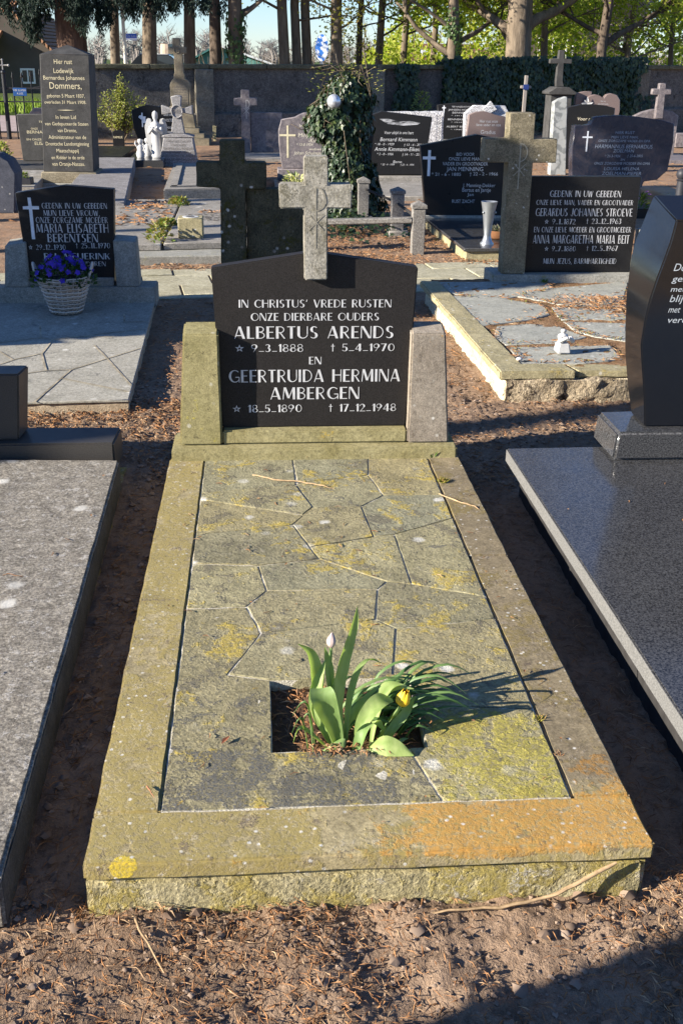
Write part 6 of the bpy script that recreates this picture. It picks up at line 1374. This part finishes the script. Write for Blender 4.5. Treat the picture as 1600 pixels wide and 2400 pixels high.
tree("beech_tree", "slender tree with the thinnest spray of yellow-green leaves, left of the red-roofed house", 2.95, 28.0, .11, 9, .01, leaf=M_green, nleaf=1700, low=((1.9, .2, 1.8, .03), (2.4, 3.6, 1.8, .03), (2.6, 5.2, 1.8, .03)))
tree("beech_tree", "leafy yellow-green tree in front of the red roof", 3.75, 29.5, .10, 9, -.01, leaf=M_green, nleaf=2200, low=((2.0, .3, 1.8, .03), (2.3, 3.4, 1.8, .03), (2.6, 5.0, 1.8, .03), (2.9, 1.2, 1.6, .03)))
tree("beech_tree", "young leafy tree right of the skylights", 4.75, 31, .10, 9, .0, leaf=M_green, nleaf=2200, low=((2.0, 2.8, 1.8, .03), (2.3, .2, 1.8, .03), (2.7, 4.4, 1.8, .03)))
T = tree("willow_tree", "ivy-footed tree leaning left with several bare limbs, left of the big oak", 4.30, 25.0, .15, 8, -.12, leaf=M_green, nleaf=1200, ivy=900, low=((1.5, 2.6, 2.0, .08), (1.7, .9, 2.4, .07), (2.0, 3.3, 1.8, .05)))
tree("oak_tree", "massive gnarled oak with spreading limbs above the ivy wall", 5.78, 25.0, .33, 11, -.02, leaf=M_green, nleaf=2600, low=((1.9, 2.8, 2.6, .13), (2.0, .2, 2.8, .15), (2.5, 3.6, 2.4, .10), (1.6, 2.2, 1.6, .06)))
tree("beech_tree", "straight mid-sized trunk between the oak and the dark stone cross", 6.9, 27.0, .10, 9, .01, leaf=M_green, nleaf=2000, low=((2.0, .3, 1.8, .03), (2.3, 3.2, 1.8, .03)))
tree("apple_tree", "dark forked tree with a kinked limb, right of the dark stone cross", 7.85, 25.2, .14, 7, .02, leaf=M_green, nleaf=1600, mat=M_bark2, low=((1.75, .6, 2.2, .09), (2.0, 2.6, 1.8, .06), (2.3, 4.2, 1.6, .04)))
tree("beech_tree", "bushy green tree behind the brick house windows", 10.2, 31, .10, 8, .0, leaf=M_green, nleaf=3000, low=((1.5, .3, 2.0, .03), (1.7, 3.2, 2.0, .03), (2.1, 1.5, 1.8, .03), (2.3, 4.8, 1.8, .03)), crown_r=1.1)
tree("beech_tree", "rightmost bushy green tree above the bare wall end", 9.2, 27.5, .09, 8, .0, leaf=M_green, nleaf=3000, low=((1.4, .3, 1.8, .03), (1.6, 3.2, 1.8, .03), (2.0, 1.5, 1.6, .03), (2.2, 4.8, 1.6, .03)), crown_r=1.1)
tree("magnolia_tree", "tree with pale pink blossom in the upper right corner", 11.2, 30, .09, 5, .0, leaf=leafmat("pink blossom", [(.55, .38, .48), (.65, .50, .58), (.45, .32, .40)], .5, .2, .3), nleaf=1500, low=((1.8, 2.6, 1.6, .03), (2.1, 3.6, 1.5, .03), (2.4, .5, 1.5, .03)), leafsize=.11)
# thicket of shoots and undergrowth behind the ivy
lv = MB()
for k in range(26000):
    x = rng.uniform(3.0, 15); y = rng.uniform(28.5, 36)+.25*(x-3); z = rng.random()**.7*(3.9 if x > 5.5 else 1.3+1.05*(x-3))
    if noise.noise(Vector((x*.8, y*.5, z*1.2))) < -.10: continue
    lv.leaf((x, y, z), Vector((rng.uniform(-1, 1), rng.uniform(-1, 1), rng.uniform(-.4, 1))), Vector((rng.uniform(-1, 1), -1, .6)), rng.uniform(.09, .17), .10)
lv.build("undergrowth", M_green, kind='stuff')
wd = MB()
for k in range(300):
    x = rng.uniform(-2, 16); y = rng.uniform(33, 40); h = rng.uniform(1.2, 3.2) if x > 3 else rng.uniform(.8, 1.9); pts = [Vector((x, y, 0))]
    for q in range(4): pts.append(pts[-1]+Vector((rng.uniform(-.2, .2), 0, h/4)))
    wd.tube(pts, [.03, .024, .018, .012, .005], 4, False)
    for q in range(3): i = rng.randrange(1, 4); wd.tube([pts[i], pts[i]+Vector((rng.uniform(-.6, .6), 0, rng.uniform(.2, .6)))], [.010, .003], 3, False)
wd.build("thicket", M_bark1, kind='stuff')
# distant bare wood
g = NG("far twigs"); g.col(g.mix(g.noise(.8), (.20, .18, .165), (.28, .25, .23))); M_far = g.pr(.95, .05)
fw = MB()
for k in range(520):
    x = rng.uniform(-75, 80); y = rng.uniform(105, 135); h = rng.uniform(2.2, 4.2)*(.75+.5*noise.noise(Vector((x*.06, 0, 2)))); b = Vector((x, y, 0))
    fw.tube([b, b+Vector((rng.uniform(-.3, .3), 0, h*.55)), b+Vector((rng.uniform(-.5, .5), 0, h))], [.16, .10, .03], 4, False)
    for q in range(16):
        t = rng.uniform(.3, .95); a = rng.uniform(-1.3, 1.3); s0 = b+Vector((0, 0, h*t)); L = h*.38*(1.15-t*.6); e = s0+Vector((math.sin(a)*L, rng.uniform(-.5, .5), math.cos(a)*L*.8)); fw.tube([s0, e], [.045, .012], 3, False)
        for w_ in range(3): m_ = s0.lerp(e, rng.uniform(.4, 1)); fw.tube([m_, m_+Vector((rng.uniform(-.5, .5), 0, rng.uniform(.1, .5)))], [.02, .008], 3, False)
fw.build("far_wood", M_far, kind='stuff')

# conifer at left: trunk and drooping sprays
def spray(lv, p, d, L, n, m=.07):
    d = d.normalized()
    for k in range(n):
        t = rng.random(); q = p+d*L*t+Vector((0, 0, -.25*L*t*t))+Vector((rng.gauss(0, .05), rng.gauss(0, .05), rng.gauss(0, .05)))
        lv.leaf(q, d*.5+Vector((rng.uniform(-.7, .7), rng.uniform(-.7, .7), rng.uniform(-1.1, .1))), Vector((rng.uniform(-1, 1), -1, .4)), m*rng.uniform(.7, 1.6), m*.30)
def conifer(label, x, y, r, H, z0, crown, n_br, name="conifer_tree", mat=M_bark2, nsp=260, group="conifers", zlo=None, droop=.35, leaf=.09):
    T = thing(name, label, "tree", (x, y, 0), group); wd = MB(); lv = MB()
    wd.tube([(x, y, -.1), (x+.02, y, .5), (x, y, H*.5), (x, y, H)], [r*1.25, r, r*.7, .03], 12)
    for k in range(n_br):
        z = z0+(H-z0)*(k/n_br)**1.1; a = k*2.399; L = crown*(1-.75*(z-z0)/(H-z0))*rng.uniform(.75, 1.1)
        d = Vector((math.cos(a), math.sin(a), rng.uniform(-.25, .1)))
        b = Vector((x, y, z)); wd.tube([b, b+d*L*.6, b+d*L+Vector((0, 0, -L*.12))], [.05, .03, .008], 5, False)
        for q in range(7): t = (q+1)/7; s = b+d*L*t; spray(lv, s, Vector((d.x+rng.uniform(-.8, .8), d.y+rng.uniform(-.8, .8), -droop-rng.random()*.5)), L*.30, nsp//7, leaf)
    wd.build("trunk", mat, T, smooth=180); lv.build("foliage", M_conif, T)
    return T
T = thing("conifer_tree", "dark conifer with thick trunk behind the obelisk, drooping sprays across the top", "tree", (-4.2, 24.5, 0), "conifers")
wd = MB(); lv = MB()
wd.tube([(-4.2, 24.5, -.1), (-4.18, 24.5, .7), (-4.2, 24.5, 3.5), (-4.2, 24.5, 12)], [.42, .34, .30, .04], 14)
for (dx, dy, z, n, L) in ((-1.6, -.3, 2.75, 9, .5), (-1.1, -.6, 2.62, 9, .55), (-.75, -.4, 2.45, 8, .5), (.45, -.7, 2.45, 9, .50), (.8, -.5, 2.45, 9, .45), (.35, -.8, 2.75, 9, .55), (-.4, -.9, 2.8, 9, .5), (1.25, -.6, 2.72, 6, .4), (1.9, -.5, 2.72, 8, .55), (2.1, -.7, 2.62, 8, .45), (2.6, -.5, 2.75, 8, .42), (3.05, -.6, 2.78, 7, .45), (-1.3, -.4, 2.25, 5, .5), (.1, -.8, 2.55, 8, .45), (-1.9, -.4, 2.9, 8, .4), (2.3, -.3, 2.9, 8, .4), (1.5, -.3, 2.95, 8, .4), (-.9, -.2, 2.05, 4, .32), (3.3, -.4, 2.6, 5, .3)):
    b = Vector((-4.2, 24.5, z+.35)); e = Vector((-4.2+dx, 24.5+dy, z)); wd.tube([b, b.lerp(e, .5)+Vector((0, 0, .12)), e], [.045, .03, .012], 5, False)
    for q in range(n): spray(lv, b.lerp(e, rng.uniform(.65, 1.1))+Vector((rng.gauss(0, .10), rng.gauss(0, .1), rng.gauss(0, .06))), Vector((rng.uniform(-.5, .5), rng.uniform(-.5, .5), -1)), L*rng.uniform(.6, 1.1), 150, .075)
for k in range(60):
    z = rng.uniform(3.2, 11.5); a = k*2.399; L = 3.2*(1-.72*(z-3)/9); b = Vector((-4.2, 24.5, z)); d = Vector((math.cos(a), math.sin(a), -.05)); wd.tube([b, b+d*L], [.05, .01], 5, False)
    for q in range(5): spray(lv, b+d*L*(q+1.2)/6, Vector((d.x, d.y, -.8)), .9, 40, .13)
wd.build("trunk", bark("conifer bark", (.05, .03, .022), (.13, .08, .055), 7), T, smooth=180); lv.build("foliage", M_conif, T)

# ------------------------------------------------------------------ outside the frame: unseen things added to throw the shade
def shade_conifer(label, x, y, H, R, z0, n):
    T = thing("conifer_tree", label, "tree", (x, y, 0), "unseen conifers added for shade"); lv = MB(); wd = MB()
    wd.tube([(x, y, -.1), (x, y, H)], [.14, .02], 8)
    for k in range(n):
        z = z0+(H-z0)*rng.random(); a = rng.uniform(0, 6.28); rr = R*(1-.75*(z-z0)/(H-z0))*rng.random()**.45
        lv.leaf((x+rr*math.cos(a), y+rr*math.sin(a), z), Vector((math.cos(a), math.sin(a), rng.uniform(-.4, .9))), Vector((rng.uniform(-1, 1), rng.uniform(-1, 1), .5)), .22, .14)
    wd.build("trunk", M_bark2, T, smooth=180); lv.build("foliage", M_conif, T)
shade_conifer("unseen conical conifer added to shade the basket grave", -4.2, 3.56, 2.9, .60, .1, 2800)
for (x, y, H, R, z0, n, lb) in ((-14, 15.9, 10.5, 2.0, 5.4, 4000, "unseen spreading conifer left of the gate, added to shade the wall"), (-12, 17.0, 9, 1.7, 5.3, 3000, "unseen conifer nearest the wall, added to shade it"), (-15.5, 11.2, 8.2, 1.0, 5.6, 1200, "sparse conifer left of the obelisk row"), (-10.0, 4.5, 6.1, .55, 4.3, 900, "unseen short-crowned conifer far left of the path, added for its shade"), (-10.0, 6.3, 9.0, .75, 5.6, 1500, "unseen tall high-crowned conifer far left of the path, added for its shade"), (-8.0, -.14, 9.5, .5, 8.0, 300, "slim bare-stemmed conifer beside the speckled slab's row")):
    shade_conifer(lb, x, y, H, R, z0, n)
T = thing("grave_marker", "plain grey headstone behind the camera's left side", "headstone", (-1.95, -1.2, 0), "headstones in the back rows")  # unseen stone, shaped to throw the shadow on the front right soil
MB().prism([(-2.50, -.05), (-1.25, -.05), (-1.25, 1.15), (-1.9, 1.42), (-2.50, 1.25)], -1.235, -1.075).build("stone", M_hard, T, bevel=.01)
